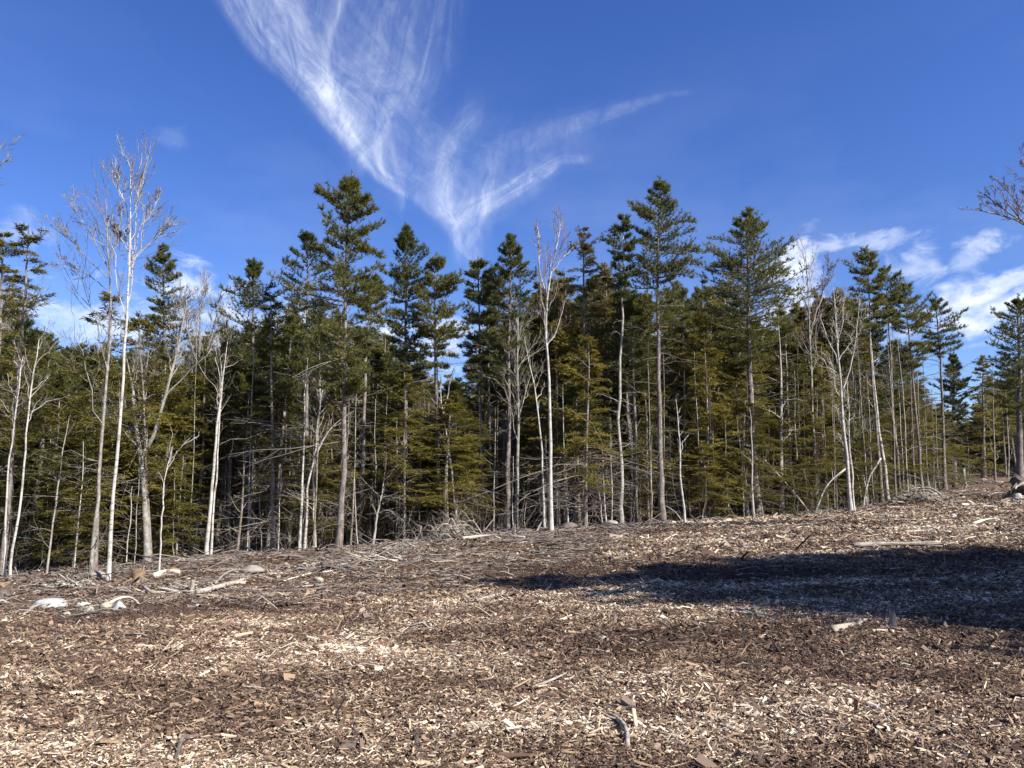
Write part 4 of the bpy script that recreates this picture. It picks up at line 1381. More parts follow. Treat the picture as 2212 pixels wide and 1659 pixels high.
def build_forest():
    r = np.random.default_rng(77)
    PR = {'hemlock': [], 'pine': [], 'bare': []}
    for k in range(6):
        f = (.12, .25, .35, .2, .4, .3)[k]
        w = (2.1, 1.7, 1.5, 1.9, 1.6, 1.8)[k]
        PR['hemlock'].append((10., proto('hemlock', 400 + k, 10, [(10 * f, w * .8, w * .8), (10 * f + 1.2, w, w), (6.5, w * .75, w * .75), (8.6, w * .4, w * .4), (9.9, .08, .08)], .11, 40 if f > .15 else 12, 1.3,
                                    'brown_needles' if k == 5 else None, dens=1.15, tb=(-.05, .1, 0, .15, -.1, 0)[k], size=1.15)))
    for k in range(5):
        f = (.45, .55, .4, .6, .5)[k]
        w = (1.7, 1.5, 1.9, 1.4, 1.6)[k]
        PR['pine'].append((13., proto('pine', 420 + k, 13, [(13 * f, w * .7, w * .8), (13 * f + 1.5, w, w), (10.5, w * .8, w * .7), (12, w * .45, w * .4), (12.9, .12, .12)], .14, 34, 1.2, tb=(-.1, 0, -.15, .05, 0)[k], size=1.15)))
    for k in range(3):
        PR['bare'].append((10., proto('bare', 440 + k, 10, [(4, 1, 1), (9, .2, .2)], .09)))
    SKY = np.array([(-400, 640), (-100, 650), (0, 620), (60, 690), (100, 735), (180, 735), (300, 745), (420, 720), (480, 690), (560, 690), (620, 660), (700, 650), (800, 710), (860, 730), (925, 750), (960, 812), (1005, 812), (1030, 740),
                    (1080, 640), (1150, 630), (1200, 580), (1300, 560), (1380, 585), (1480, 595), (1560, 600), (1650, 620), (1700, 660), (1740, 660), (1800, 625), (1860, 615), (1930, 670),
                    (1985, 790), (2040, 850), (2075, 885), (2110, 870), (2150, 820), (2212, 760), (2600, 700)])
    pts = []
    tries = 0
    while len(pts) < 430 and tries < 60000:
        tries += 1
        px = r.uniform(-230, 2420)
        far = r.random()
        Y = 28.5 + 52 * far ** 1.35
        x = at(px, 1000, Y)[0]
        e = float(np.interp(x, TREE_EDGE[:, 0], TREE_EDGE[:, 1]))
        if px > 2045:
            Y = r.uniform(64, 105)
            x = at(px, 1000, Y)[0]
            if 2085 < px < 2160 and Y < 80:
                continue
        elif Y < e + 1.6:
            continue
        if px > 1960 and px <= 2045 and Y > 70:
            continue
        dmin = 1.1 if Y < 45 else 1.6
        if any((x - q[0]) ** 2 + (Y - q[1]) ** 2 < dmin ** 2 for q in pts):
            continue
        pts.append((x, Y, px))
    protos = {}
    pts.sort(key=lambda q: q[1])
    for x, Y, px in pts:
        kind = r.choice(['hemlock', 'pine', 'bare'], p=[.55, .25, .20] if Y < 44 else [.64, .28, .08])
        top = np.interp(px, SKY[:, 0], SKY[:, 1]) + (r.exponential(48) if r.random() < .75 else r.uniform(90, 280))
        z = float(gz(x, Y))
        ztop = at(px, top, Y)[2]
        H = ztop - z
        if H < 3.5:
            continue
        k = int(r.integers(len(PR[kind])))
        H0, (tm, lm) = PR[kind][k]
        sc = H / H0
        sx = min(max(sc, .75), 1.25) * r.uniform(.9, 1.15)
        w, d = near_mark(px)
        depth = 'deep inside' if Y > 50 else 'further in' if Y > 42 else 'close'
        word = {'hemlock': ('skirted', 'slim', 'lofty', 'bushy', 'sparse', 'russet'), 'pine': ('layered', 'slender', 'full', 'tufted', 'straight'), 'bare': ('leafless',) * 3}[kind][k] + ' ' + \
            {'hemlock': 'hemlock', 'pine': 'pine', 'bare': 'tree'}[kind]
        lbl = '%s %s behind and %s' % (word, depth, w.replace('right behind', 'in line with'))
        grp = {'hemlock': 'hemlocks filling the forest', 'pine': 'pines filling the forest', 'bare': 'leafless trees filling the forest'}[kind]
        key = (kind, k)
        if key not in protos:
            root = link({'hemlock': 'hemlock_tree', 'pine': 'pine_tree', 'bare': 'bare_tree'}[kind], None)
            link('trunk', tm, root)
            link('crown', lm, root)
            tag(root, lbl, 'tree', grp)
            protos[key] = root
            root.location, root.rotation_euler, root.scale = (x, Y, z), (0, 0, r.uniform(0, 6.28)), (sx, sx, sc)
        else:
            c = copy_tree(protos[key], (x, Y, z), r.uniform(0, 6.28), (sx, sx, sc), lbl)
            c.rotation_euler = (r.normal(0, .025), r.normal(0, .025), c.rotation_euler[2])
    cnt = 0
    spots = []
    while cnt < 66:
        px = r.choice([r.uniform(-40, 360), r.uniform(-40, 400), r.uniform(1480, 1740), r.uniform(1640, 2060), r.uniform(1640, 2060), r.uniform(300, 2050)])
        e = float(np.interp(px, EDGE_Y[:, 0], EDGE_Y[:, 1]))
        Y = e + .8 + r.exponential(6)
        x = at(px, 1000, Y)[0]
        if any((x - q[0]) ** 2 + (Y - q[1]) ** 2 < 1.1 for q in spots):
            continue
        spots.append((x, Y))
        cnt += 1
        k = int(r.choice([0, 0, 3, 1]))
        H = r.uniform(2.2, 6.0)
        w, d = near_mark(px)
        lbl = ('low' if H < 3.4 else 'young' if H < 4.8 else 'growing') + (' ground sweeping' if k == 0 else ' thin' if k == 1 else ' thick') + ' hemlock ' + ('at the edge ' if Y < e + 3 else 'inside ') + w
        c = copy_tree(protos[('hemlock', k)], (x, Y, float(gz(x, Y)) - .1), r.uniform(0, 6.28), (H / 10 * 1.9, H / 10 * 1.9, H / 10), lbl)
        c.name = 'hemlock_sapling'
        c['group'] = 'young hemlocks under the tall trees'
    print('forest', len(pts))
    # pines outside the picture on the right; they stand in the sun's way and shade the clearing
    T = gpt(1060, 1258)[:2]
    al, pe = np.array([sv.x, sv.y]) / math.hypot(sv.x, sv.y), None
    pe = np.array([-al[1], al[0]])
    k0 = r.uniform(0, 6)
    for j, (a, p, H, kk, w) in enumerate(((0, 0, 15.5, 2, 1.25), (1.6, 2.6, 16, 0, 1.4), (3.0, 4.6, 16, 4, 1.4), (8.5, .8, 15, 0, 1.1), (6.0, 7.2, 17, 2, 1.5), (7, 2.0, 15, 3, 1.6), (9, 10, 16, 4, 1.4), (2.4, 1.4, 15, 1, 1.7), (4.0, 1.0, 15, 2, 1.6), (5.5, 1.8, 15, 4, 1.7), (3.2, 2.2, 15.5, 2, 1.6), (4.4, 3.6, 16, 2, 1.5), (5.2, .6, 15, 0, 1.5), (7.8, 5.4, 17, 2, 1.6), (11.5, .2, 15, 3, 1.4), (4.2, 5.8, 16, 0, 1.4))):
        L = H / math.tan(SUN_EL)
        b = T + pe * p + al * (a + L)
        lbl = 'pine outside the picture on the right whose shadow falls on the chips'
        c = copy_tree(protos[('pine', kk)], (b[0], b[1], float(gz(*b))), 1.7 * j + k0, (w, w, H / 13), lbl)
        c['group'] = 'pines shading the clearing'
    for j in range(26):  # ring of added pines out of view, blocking low sky to deepen shade
        a = R_(78 + j * 8.8 + r.uniform(-3, 3))
        d = r.uniform(24, 34)
        b = (d * math.sin(a), d * math.cos(a))
        H = r.uniform(12, 16)
        c = copy_tree(protos[('pine', int(r.integers(5)))], (b[0], b[1], float(gz(*b))), r.uniform(0, 6), (1.5, 1.5, H / 13), 'unseen pine added around the clearing to block sky light')
        c['group'] = 'added pines blocking low sky light'


build_forest()


def far_wood():
    """the far-off forest beyond the trees one can tell apart, closing the view on every side of the clearing"""
    r = np.random.default_rng(5)
    trunk, leaf = Acc(), Acc()
    n = 900
    ang = r.uniform(-62, 62, n)
    d = r.uniform(92, 150, n)
    x, y = d * np.sin(np.radians(ang)), d * np.cos(np.radians(ang))
    z = gz(x, y)
    px = x / y * FPX + CX
    top = np.interp(px, [-500, 900, 960, 1010, 1100, 1700, 2000, 2060, 2110, 2160, 2600], [760, 790, 850, 850, 760, 730, 860, 900, 905, 880, 780]) + r.exponential(45, n)
    for i in range(n):
        H = max(5., at(CX, top[i], y[i])[2] - z[i])
        b = np.array([x[i], y[i], z[i]])
        trunk.tubes(np.array([b - UP * .3, b + UP * H * .5, b + UP * H * .97]), np.array([.17, .12, .03]), 5)
        m = 260
        h = r.random(m) ** .85
        lo = r.uniform(0, .08)
        R = (1.6 + H * .1) * (1 - h) ** .8 * np.sqrt(r.uniform(.1, 1, m)) + .1
        a = r.uniform(0, 6.283, m)
        hh = np.round(h * H * 1.6) / (H * 1.6) + r.normal(0, .008, m)
        q = np.stack([b[0] + R * np.cos(a), b[1] + R * np.sin(a), b[2] + H * (lo + (1 - lo) * hh) - R * .15], 1)
        D = nrm(np.stack([np.cos(a), np.sin(a), r.normal(.0, .35, m)], 1))
        Wv = nrm(np.cross(D, UP + r.normal(0, .6, D.shape)))
        leaf.leaves(q - D * .4, D, Wv, r.uniform(.7, 1.4, m), r.uniform(.35, .7, m), np.clip(r.normal(.4, .2, m) + r.normal(0, .12), 0, 1))
    root = link('distant_forest', None, None)
    tag(root, 'far off evergreen forest closing the view behind the trees', None, None, 'stuff')
    link('trunks', trunk.mesh('trunks', M['hemlock_bark']), root)['kind'] = 'stuff'
    link('foliage', leaf.mesh('foliage', M['hemlock_needles']), root)['kind'] = 'stuff'


far_wood()


# ------------------------------------------------------------------ sticks, logs, rocks and stumps
def stick_mesh(pts, r0, r1, sides=6, twigs=0, seed=0, n=9, flat=1.):
    r = np.random.default_rng(seed)
    P = spine(pts, n, r0 * .25, r)
    R = np.linspace(r0, r1, n) * (1 + r.normal(0, .09, n))
    a = Acc()
    a.tubes(P, R, sides, True, tint=r.uniform(.2, .8))
    if twigs:
        C, R2 = spawn(P[None], R[None], twigs, .2, .98, .7, .28, .05, .05, 4, .45, .006, r=r)
        a.tubes(C, R2, 3, tint=.5)
    return a


def foot(px, py):
    q = gpt(px, py)
    e = float(np.interp(px, EDGE_Y[:, 0], EDGE_Y[:, 1]))
    if q[1] > e + 1.5:
        x = at(px, py, e + .5)[0]
        q = np.array([x, e + .5, float(gz(x, e + .5))])
    return q


def lying(name, label, pxs, r0, r1, m, cat, lift=.6, twigs=0, seed=0, group=None, sides=6):
    pts = []
    for p in pxs:
        q = foot(p[0], p[1])
        q[2] += r0 * lift + (p[2] if len(p) > 2 else 0)
        pts.append(q)
    a = stick_mesh(pts, r0, r1, sides, twigs, seed + 900)
    o = link(name, a.mesh(name, M[m], True, pts[0]), None, pts[0])
    return tag(o, label, cat, group)


def rock(name, label, px, py, wpx, hpx, m, cat='rock', seed=0, group=None, deep=.8, sink=.25, sharp=.2):
    r = np.random.default_rng(seed + 50)
    b = foot(px, py)
    k = b[1] / FPX
    w, h = wpx * k / 2, hpx * k
    nu, nv = 18, 12
    u = np.linspace(0, 2 * np.pi, nu, endpoint=False)
    v = np.linspace(.02, np.pi - .02, nv)
    U, Vv = np.meshgrid(u, v)
    D = np.stack([np.sin(Vv) * np.cos(U), np.sin(Vv) * np.sin(U), np.cos(Vv)], -1)
    # a few flattened faces make it read as broken stone
    rad = np.ones(D.shape[:2])
    for _ in range(9):
        f = nrm(r.normal(0, 1, 3))
        c = r.uniform(.62, .92) if sharp > .15 else r.uniform(.86, .97)
        dd = (D * f).sum(-1)
        rad = np.minimum(rad, np.where(dd > .05, c / np.maximum(dd, .05), 9))
    rad += r.normal(0, .015, rad.shape)
    V = D * rad[..., None] * np.array([w, w * deep, h * .62])
    i = (np.arange(nv - 1) * nu)[:, None]
    j = np.arange(nu)[None]
    j2 = (j + 1) % nu
    Q = np.stack([i + j, i + nu + j, i + nu + j2, i + j2], -1)
    k1 = np.arange(1, nu - 1)
    caps = np.concatenate([np.stack([0 * k1, k1, k1 + 1], -1), np.stack([0 * k1, k1 + 1, k1], -1) + (nv - 1) * nu])
    a = Acc()
    a.add(V, Q, caps, .5)
    loc = b + UP * h * (.5 - sink)
    o = link(name, a.mesh(name, M[m], sharp < .15), None, loc)
    o.rotation_euler = (0, 0, r.uniform(-.3, .3))
    return tag(o, label, cat, group)


def stump(name, label, px, py, wpx, hpx, lean=0., bark='grey_bark', top='cut_wood', seed=0, flare=.6, cat='stump', jag=.25):
    r = np.random.default_rng(seed + 70)
    b = foot(px, py)
    k = b[1] / FPX
    R0, H = wpx * k / 2, hpx * k
    n = 7
    P = np.stack([np.linspace(0, lean * H, n), np.zeros(n), np.linspace(-.08, H, n)], 1) + b
    R = R0 * (1 + flare * np.exp(-np.linspace(0, 1, n) * 5))
    a = Acc()
    a.tubes(P, R, 12)
    a.v[0][:] += r.normal(0, R0 * .07, a.v[0].shape) * np.array([1, 1, .2])
    a.v[0][-12:, 2] += r.uniform(-jag, jag, 12) * R0
    rim = a.v[0][-12:].copy()
    root = link(name, None, None, b)
    tag(root, label, cat)
    for s in range(5):
        t_ = s * 1.26 + r.uniform(-.3, .3)
        d = np.array([math.cos(t_), math.sin(t_), 0])
        q = [b + d * R0 * .7 + UP * H * .25, b + d * R0 * 1.6 + UP * .05 * H, b + d * R0 * 2.4 - UP * .05]
        a.tubes(spine(q, 5), np.linspace(R0 * .35, R0 * .1, 5), 6)
    link('bark', a.mesh('bark', M[bark], True, b), root)
    c = Acc()
    ctr = rim.mean(0) + UP * .01
    V = np.concatenate([(rim - ctr) * .97 + ctr + UP * .004, ctr[None]])
    c.add(V, None, np.stack([np.arange(12), (np.arange(12) + 1) % 12, np.full(12, 12)], -1))
    link('cut_face', c.mesh('cut_face', M[top], False, b), root)
    return root


# -- the slash at the left edge
rock('rock', 'large smooth white rock slab lying at the left edge of the chips', 108, 1314, 68, 24, 'white_rock', seed=1, sharp=.1)
rock('rock', 'flat white rock just right of the large white slab', 177, 1309, 34, 10, 'white_rock', seed=2)
rock('rock', 'pale rounded rock below the flat white rock', 192, 1323, 24, 14, 'pale_rock', seed=3)
rock('rock', 'cream rock in the middle of the pale rock cluster', 228, 1315, 26, 17, 'pale_rock', seed=4)
rock('rock', 'upright whitish rock, right end of the pale rock cluster', 256, 1320, 30, 24, 'white_rock', seed=5)
rock('rock', 'small yellowish rock in front of the pale rock cluster', 145, 1332, 22, 12, 'pale_rock', seed=6)
rock('rock', 'low white rock on the chip edge below the dead log', 430, 1312, 20, 9, 'white_rock', seed=7)
rock('rock', 'pale boulder lying left of the forked white birch foot', 207, 1248, 40, 18, 'rock', seed=8)
rock('rock', 'tan rock on the dark soil, left one of two', 658, 1263, 20, 9, 'pale_rock', seed=9)
rock('rock', 'tan flat rock on the dark soil, right one of two', 688, 1257, 26, 13, 'pale_rock', seed=10)
rock('rock', 'cream flat rock alone on the dark soil left of the shadow', 778, 1287, 28, 9, 'pale_rock', seed=11)
rock('boulder', 'reddish brown boulder at the forest edge right of centre', 1322, 1138, 28, 19, 'rock', 'boulder', seed=12)
rock('rock', 'small cream rock half sunk in chips above the shadow', 1276, 1162, 9, 6, 'pale_rock', seed=13)
rock('rock', 'pale flat rock lying on the chips in front of the shadow', 1303, 1383, 34, 10, 'pale_rock', seed=14)
rock('rock', 'white rock near the right edge below the root mass', 2200, 1078, 24, 14, 'white_rock', seed=15)
rock('rock', 'grey white rock in the open chips left of the right edge root mass', 2060, 1118, 14, 9, 'white_rock', seed=16)
rock('rock', 'small pale rock inside the right part of the shadow', 2085, 1255, 14, 8, 'pale_rock', seed=17)
rock('rock', 'yellowish rock lying on chips at the left below the white slab', 190, 1448 - 110, 12, 7, 'pale_rock', seed=18)
rock('boulder', 'grey boulder on top of the brush and stone heap', 1962, 1058, 14, 10, 'white_rock', 'boulder', seed=19)
rock('boulder', 'brown rooty mound beside the foot of the centre birch', 1228, 1143, 50, 17, 'dark_wood', 'mound', seed=20)
rock('soil_mound', 'rusty soil mound in the slash left of the leaning birch pair', 372, 1238, 40, 14, 'cut_wood', 'mound', seed=21)
rock('soil_mound', 'rusty soil mound in the slash under the leaning birch pair', 545, 1236, 56, 18, 'rock', 'mound', seed=22)
stump('stump', 'orange cut stump at the foot of the thick forked hardwood', 298, 1256, 26, 22, seed=1, top='cut_wood', bark='cut_wood')
stump('stump', 'thin pale broken stub standing in the slash below the leaning birch pair', 412, 1283, 9, 26, lean=.1, seed=2, bark='dead_wood', top='cream_wood', flare=.2)
stump('stump', 'short pale stake stub left of the thin leaning birch', 1112, 1152, 6, 18, seed=3, bark='dead_wood', top='cream_wood', flare=.1)
stump('post', 'wooden post with a sunlit right side standing beside the track', 2084, 1052, 7, 40, seed=4, bark='pale_bark', top='cream_wood', flare=.1, cat='post')
stump('post', 'short dark post stub left of the wooden post', 2058, 1032, 6, 18, seed=5, bark='dark_wood', top='dark_wood', flare=.1, cat='post')
stump('stump', 'weathered grey stub standing upright in the chips before the shadow', 1927, 1356, 13, 30, lean=.1, seed=6, bark='dead_wood', top='dead_wood', flare=.15, jag=.7)
stump('stump', 'small dark stub poking from the chips at the bottom centre', 902, 1612, 12, 20, lean=-.2, seed=7, bark='dark_wood', top='dark_wood', flare=.2, jag=.6)
stump('stump', 'brown stub with a torn side at the left picture edge', 5, 1292, 26, 26, seed=8, bark='dark_wood', top='cut_wood', flare=.5, jag=.8)

LOGS = [
    ('log', 'long pale dead log lying across the slash with a forked end', [(425, 1284), (500, 1264), (560, 1247), (596, 1241), (660, 1250)], .055, .02, 'dead_wood', 6),
    ('branch', 'pale peeled branch under the long dead log', [(470, 1272), (500, 1264), (530, 1262)], .05, .03, 'cream_wood', 0),
    ('log', 'white barkless log right of the orange cut stump', [(334, 1248), (360, 1238), (386, 1240)], .08, .06, 'cream_wood', 0),
    ('branch', 'curved yellowish branch over the pale rock cluster', [(232, 1310), (256, 1301, .08), (280, 1299, .08), (300, 1307)], .03, .018, 'cream_wood', 0),
    ('branch', 'arched grey branch on the rusty mound under the birch pair', [(465, 1262), (490, 1246, .1), (520, 1236, .08), (545, 1234)], .03, .012, 'slash_wood', 4),
    ('branch', 'bent brown root before the orange cut stump', [(310, 1272), (330, 1286), (365, 1284), (385, 1280)], .05, .03, 'dead_wood', 0),
    ('branch', 'thin bowed stick in front of the white rock slab', [(48, 1334), (80, 1320, .1), (115, 1315, .08)], .02, .01, 'dead_wood', 0),
    ('log', 'fallen white log along the forest edge below the brush heap', [(1000, 1166), (1050, 1160), (1090, 1160), (1133, 1164)], .075, .05, 'dead_wood', 4),
    ('branch', 'grey twisted branches tangled on dark soil right of the long log', [(640, 1232), (680, 1240), (715, 1246), (745, 1236)], .05, .02, 'dark_wood', 7),
    ('branch', 'pale splintered branch on the dark soil edge', [(600, 1262), (640, 1250), (672, 1240)], .03, .015, 'cream_wood', 2),
    ('branch', 'straight pale branch at the crest left of centre', [(870, 1182), (905, 1172), (940, 1168)], .035, .015, 'dead_wood', 3),
    ('branch', 'brown branch leaning out of the crest left of the brush heap', [(820, 1188), (860, 1180), (890, 1172)], .03, .012, 'dead_wood', 3),
    ('driftwood', 'long weathered grey log slab just above the shadow on the right', [(1842, 1181), (1900, 1178), (1960, 1180), (2030, 1181)], .10, .055, 'dead_wood', 0),
    ('branch', 'dark strip of bark alongside the weathered log slab', [(1835, 1186), (1900, 1187), (1950, 1188)], .03, .03, 'dark_wood', 0),
    ('branch', 'bare cream stick above the weathered log slab, longest of the cream sticks', [(1953, 1152), (2000, 1149), (2052, 1152)], .045, .04, 'cream_wood', 0),
    ('branch', 'cream stick up slope on the left of the cream sticks', [(1870, 1140), (1905, 1142), (1936, 1141)], .035, .025, 'cream_wood', 0),
    ('branch', 'cream stick right of the weathered log slab', [(2073, 1163), (2092, 1165), (2110, 1162)], .035, .03, 'cream_wood', 0),
    ('branch', 'forked white branch lying near the right edge up slope', [(2100, 1134), (2120, 1128), (2140, 1121), (2158, 1125)], .05, .04, 'cream_wood', 3),
    ('branch', 'thin curved white stick on the upper rim of the shadow', [(1737, 1191), (1760, 1194), (1796, 1189)], .025, .015, 'cream_wood', 0),
    ('branch', 'long orange brown stick above the shadow', [(1650, 1176), (1700, 1180), (1745, 1177)], .025, .015, 'cut_wood', 0),
    ('branch', 'short cream stick between the sticks at the middle slope', [(1965, 1138), (1985, 1141), (2008, 1138)], .03, .025, 'cream_wood', 0),
    ('branch', 'white chunk of branch above the longest cream stick', [(2009, 1142), (2020, 1144), (2030, 1141)], .04, .03, 'cream_wood', 0),
    ('branch', 'curved pale stick up the slope right of centre', [(1435, 1170), (1450, 1160), (1462, 1155)], .03, .02, 'cream_wood', 0),
    ('branch', 'pale splinter on the slope below the reddish boulder', [(1330, 1164), (1345, 1156), (1358, 1153)], .025, .012, 'cream_wood', 0),
    ('branch', 'pale broken stick beside the start of the shadow', [(1030, 1303), (1055, 1294), (1092, 1285)], .04, .03, 'dead_wood', 0),
    ('branch', 'white split stick on bright chips in front of the shadow', [(1210, 1345), (1225, 1336), (1238, 1332)], .03, .02, 'cream_wood', 2),
    ('branch', 'grey stick lying inside the shadow, left one', [(1655, 1292), (1690, 1284), (1730, 1280)], .025, .02, 'dead_wood', 0),
    ('branch', 'broad grey bark piece in the lower rim of the shadow', [(1590, 1318), (1640, 1335), (1690, 1352)], .028, .016, 'dead_wood', 0),
    ('branch', 'pale weathered branch left of the weathered upright stub', [(1800, 1368), (1830, 1358), (1862, 1350)], .05, .03, 'dead_wood', 2),
    ('branch', 'grey stick right under the weathered upright stub', [(1885, 1367), (1905, 1366), (1930, 1367)], .03, .02, 'cream_wood', 0),
    ('stick', 'curved dark crooked stick rising from the chips at bottom centre right', [(1316, 1550), (1338, 1566, .03), (1352, 1592, .06), (1357, 1630)], .022, .014, 'slash_wood', 1),
    ('stick', 'dark forked stick standing at the bottom left', [(376, 1652), (388, 1636, .04), (396, 1622, .09), (404, 1626, .07)], .02, .014, 'dark_wood', 2),
    ('stick', 'dark stick pile end at the bottom right corner', [(2150, 1632), (2185, 1640), (2230, 1650)], .022, .018, 'dark_wood', 0),
    ('stick', 'thin forked tan twig on chips at the lower right', [(1740, 1540), (1770, 1522), (1812, 1506)], .012, .006, 'cut_wood', 2),
    ('stick', 'dark thin twig left of the thin forked tan twig', [(1640, 1508), (1680, 1516), (1712, 1524)], .012, .008, 'dark_wood', 0),
    ('stick', 'grey bowed twig in front of the thin forked tan twig', [(1705, 1564), (1735, 1550), (1772, 1549)], .011, .006, 'dead_wood', 1),
    ('wood_scrap', 'cream wood scrap on chips at the lower right', [(1872, 1530), (1888, 1534), (1908, 1544)], .028, .02, 'cream_wood', 0),
    ('stick', 'long dark bark strip across the middle foreground', [(740, 1446), (790, 1440), (850, 1434), (930, 1438)], .022, .012, 'dark_wood', 0),
    ('stick', 'dark bark stick right of the long dark bark strip', [(955, 1424), (985, 1418), (1030, 1415)], .02, .01, 'dark_wood', 0),
    ('stick', 'dark stick at the left of the foreground middle', [(735, 1506), (760, 1504), (788, 1506)], .018, .012, 'dark_wood', 1),
    ('stick', 'grey stick with dark shadow in the left foreground', [(590, 1412), (620, 1410), (655, 1404)], .016, .01, 'dead_wood', 0),
    ('stick', 'long thin grey stick in the left foreground', [(455, 1502), (490, 1494), (540, 1486)], .012, .007, 'dead_wood', 0),
    ('stick', 'grey green stick in the left foreground below the thin grey one', [(660, 1572), (690, 1570), (720, 1571)], .016, .012, 'dead_wood', 0),
    ('wood_scrap', 'pair of pale split slivers in the left foreground', [(686, 1590), (715, 1578), (748, 1570)], .018, .01, 'cream_wood', 1),
    ('stick', 'thin tan stick near the bottom left corner', [(50, 1590), (90, 1580), (150, 1566)], .012, .006, 'cut_wood', 0),
    ('wood_scrap', 'dark wet chunk of wood at the bottom edge left of centre', [(738, 1626), (752, 1620), (772, 1622)], .03, .024, 'dark_wood', 0),
    ('stick', 'dark twig bundle at the bottom edge centre', [(860, 1656), (910, 1640), (965, 1626)], .022, .012, 'dark_wood', 2),
    ('stick', 'grey stick on the chips at the far left', [(130, 1438), (165, 1434), (210, 1436)], .014, .01, 'dead_wood', 0),
    ('stick', 'yellow stick under the white rock slab', [(168, 1380), (180, 1379), (195, 1381)], .02, .016, 'cream_wood', 0),
    ('wood_scrap', 'dark clump of bark in the middle foreground', [(1010, 1434), (1030, 1430), (1052, 1434)], .03, .02, 'dark_wood', 3),
    ('stick', 'white twig at the right foreground', [(2120, 1503), (2128, 1496, .02), (2132, 1488, .05)], .008, .005, 'cream_wood', 0),
]
for i, (nm, lb, pts, r0, r1, mt, tg) in enumerate(LOGS):
    if nm == 'driftwood':
        b = gpt(*pts[0])
        root = tag(link('driftwood', None, None, b), lb, 'log')
        for j, (o0, o1, rr) in enumerate(((0, 0, .05), (4, -3, .04), (-3, 4, .035), (6, 2, .03))):
            q = [gpt(p[0] + j * 3, p[1] + o0 + (o1 - o0) * u) + UP * (.05 + .02 * (j % 2)) for u, p in zip(np.linspace(0, 1, len(pts)), pts)]
            link('strand', stick_mesh(q, rr, rr * .7, 7, 0, j).mesh('strand', M['dead_wood' if j != 3 else 'dark_wood'], True, b), root)
        continue
    lying(nm, lb, pts, r0, r1, mt, {'log': 'log', 'driftwood': 'log', 'branch': 'branch', 'stick': 'stick', 'wood_scrap': 'wood scrap'}[nm], twigs=tg, seed=i)


def leaner(name, label, a, b, r0, r1, m, Ya=None, Yb=None, mid=None, seed=0, twigs=0):
    """a dead stem leaning in the air: foot a on the ground, head b at depth Yb"""
    A = foot(*a) if Ya is None else np.array([at(a[0], a[1], Ya)[0], Ya, float(gz(at(a[0], a[1], Ya)[0], Ya))])
    B = at(b[0], b[1], A[1] + (Yb or 0))
    pts = [A - UP * .05] + ([at(mid[0], mid[1], A[1] + (Yb or 0) * .5)] if mid else []) + [B]
    acc = stick_mesh(pts, r0, r1, 6, twigs, seed + 40)
    return tag(link(name, acc.mesh(name, M[m], True, A), None, A), label, 'branch')


leaner('leaning_branch', 'pale bare limb leaning from the ground to the cream white hardwood', (1757, 1090), (1826, 1013), .04, .035, 'birch_bark', mid=(1785, 1045), seed=1, twigs=2)
leaner('leaning_branch', 'long straight grey pole leaning down to the right of the broad cone pine', (1752, 1103), (1648, 990), .045, .03, 'dead_wood', mid=(1700, 1046), seed=2, twigs=5)
leaner('leaning_branch', 'white broken limb propped between the slim pines on the right', (1862, 1080), (1903, 990), .05, .05, 'birch_bark', mid=(1874, 1030), seed=3)
leaner('leaning_branch', 'thin pale stake leaning at the foot of the thin leaning birch', (1156, 1150), (1174, 1118), .04, .03, 'dead_wood', seed=4)
leaner('leaning_branch', 'thin drooping whip curving right of the pinkish leaning sapling', (905, 1160), (842, 1100), .02, .012, 'dead_wood', mid=(880, 1125), seed=5, twigs=3)
leaner('leaning_branch', 'crossed thin stem leaning right before the broad cone pine', (1588, 1118), (1560, 1060), .03, .02, 'dead_wood', seed=6)
leaner('leaning_branch', 'thin bowed stem leaning left at the thin white snag', (1478, 1130), (1437, 1092), .022, .012, 'dead_wood', mid=(1460, 1105), seed=7)
leaner('leaning_branch', 'curved pale limb arching right from the cream white hardwood', (1872, 1085), (1842, 1008), .03, .025, 'birch_bark', mid=(1866, 1018), seed=8)


def heap(name, label, cx, cy, wpx, hpx, n, m, seed, rr=(.012, .035), rocks=0, arch=.3, ln=1.0, twig=3):
    r = np.random.default_rng(seed)
    c = foot(cx, cy)
    k = c[1] / FPX
    w, h = wpx * k / 2, hpx * k
    root = link(name, None, None, c)
    tag(root, label, 'brush pile')
    tw = Acc()
    for i in range(n):
        p = np.array([r.normal(0, w * .45), r.normal(0, w * .3), 0]) + c
        p[2] = gz(p[0], p[1]) + abs(r.normal(0, h * .3)) * max(0, 1 - abs(p[0] - c[0]) / w)
        L = ln * r.uniform(.5, 1.5) * w * .6
        a = r.normal(0, .6) + (math.pi if r.random() < .5 else 0)
        d = np.array([math.cos(a), math.sin(a) * .6, r.normal(.1, .25)])
        q = [p - d * L * .5, p + UP * arch * h * r.uniform(0, 1), p + d * L * .5]
        for z in q:
            z[2] = max(z[2], float(gz(z[0], z[1])) + .015)
        r0 = r.uniform(*rr)
        acc = stick_mesh(q, r0, r0 * .5, 5, 0, seed * 100 + i, 6)
        link('stick', acc.mesh('stick', M[m if r.random() < .75 else 'cream_wood' if r.random() < .4 else 'dark_wood'], True, c), root)
        P = spine(q, 6)
        C, R2 = spawn(P[None], np.full((1, 6), r0), twig, .1, 1, .8, .45, .12, .06, 4, .4, .006, r=r)
        tw.tubes(C, R2, 3, tint=r.uniform(.2, .9))
    link('twigs', tw.mesh('twigs', M['slash_wood'], False, c), root)['kind'] = 'stuff'
    for i in range(rocks):
        o = rock('stone', None, cx + r.normal(0, wpx * .22), cy - r.uniform(0, hpx * .5), r.uniform(9, 20), r.uniform(6, 11), ['rock', 'pale_rock'][i % 2], None, seed * 7 + i)
        o.parent = root
        o.location = Vector(o.location) - Vector(c)
    return root


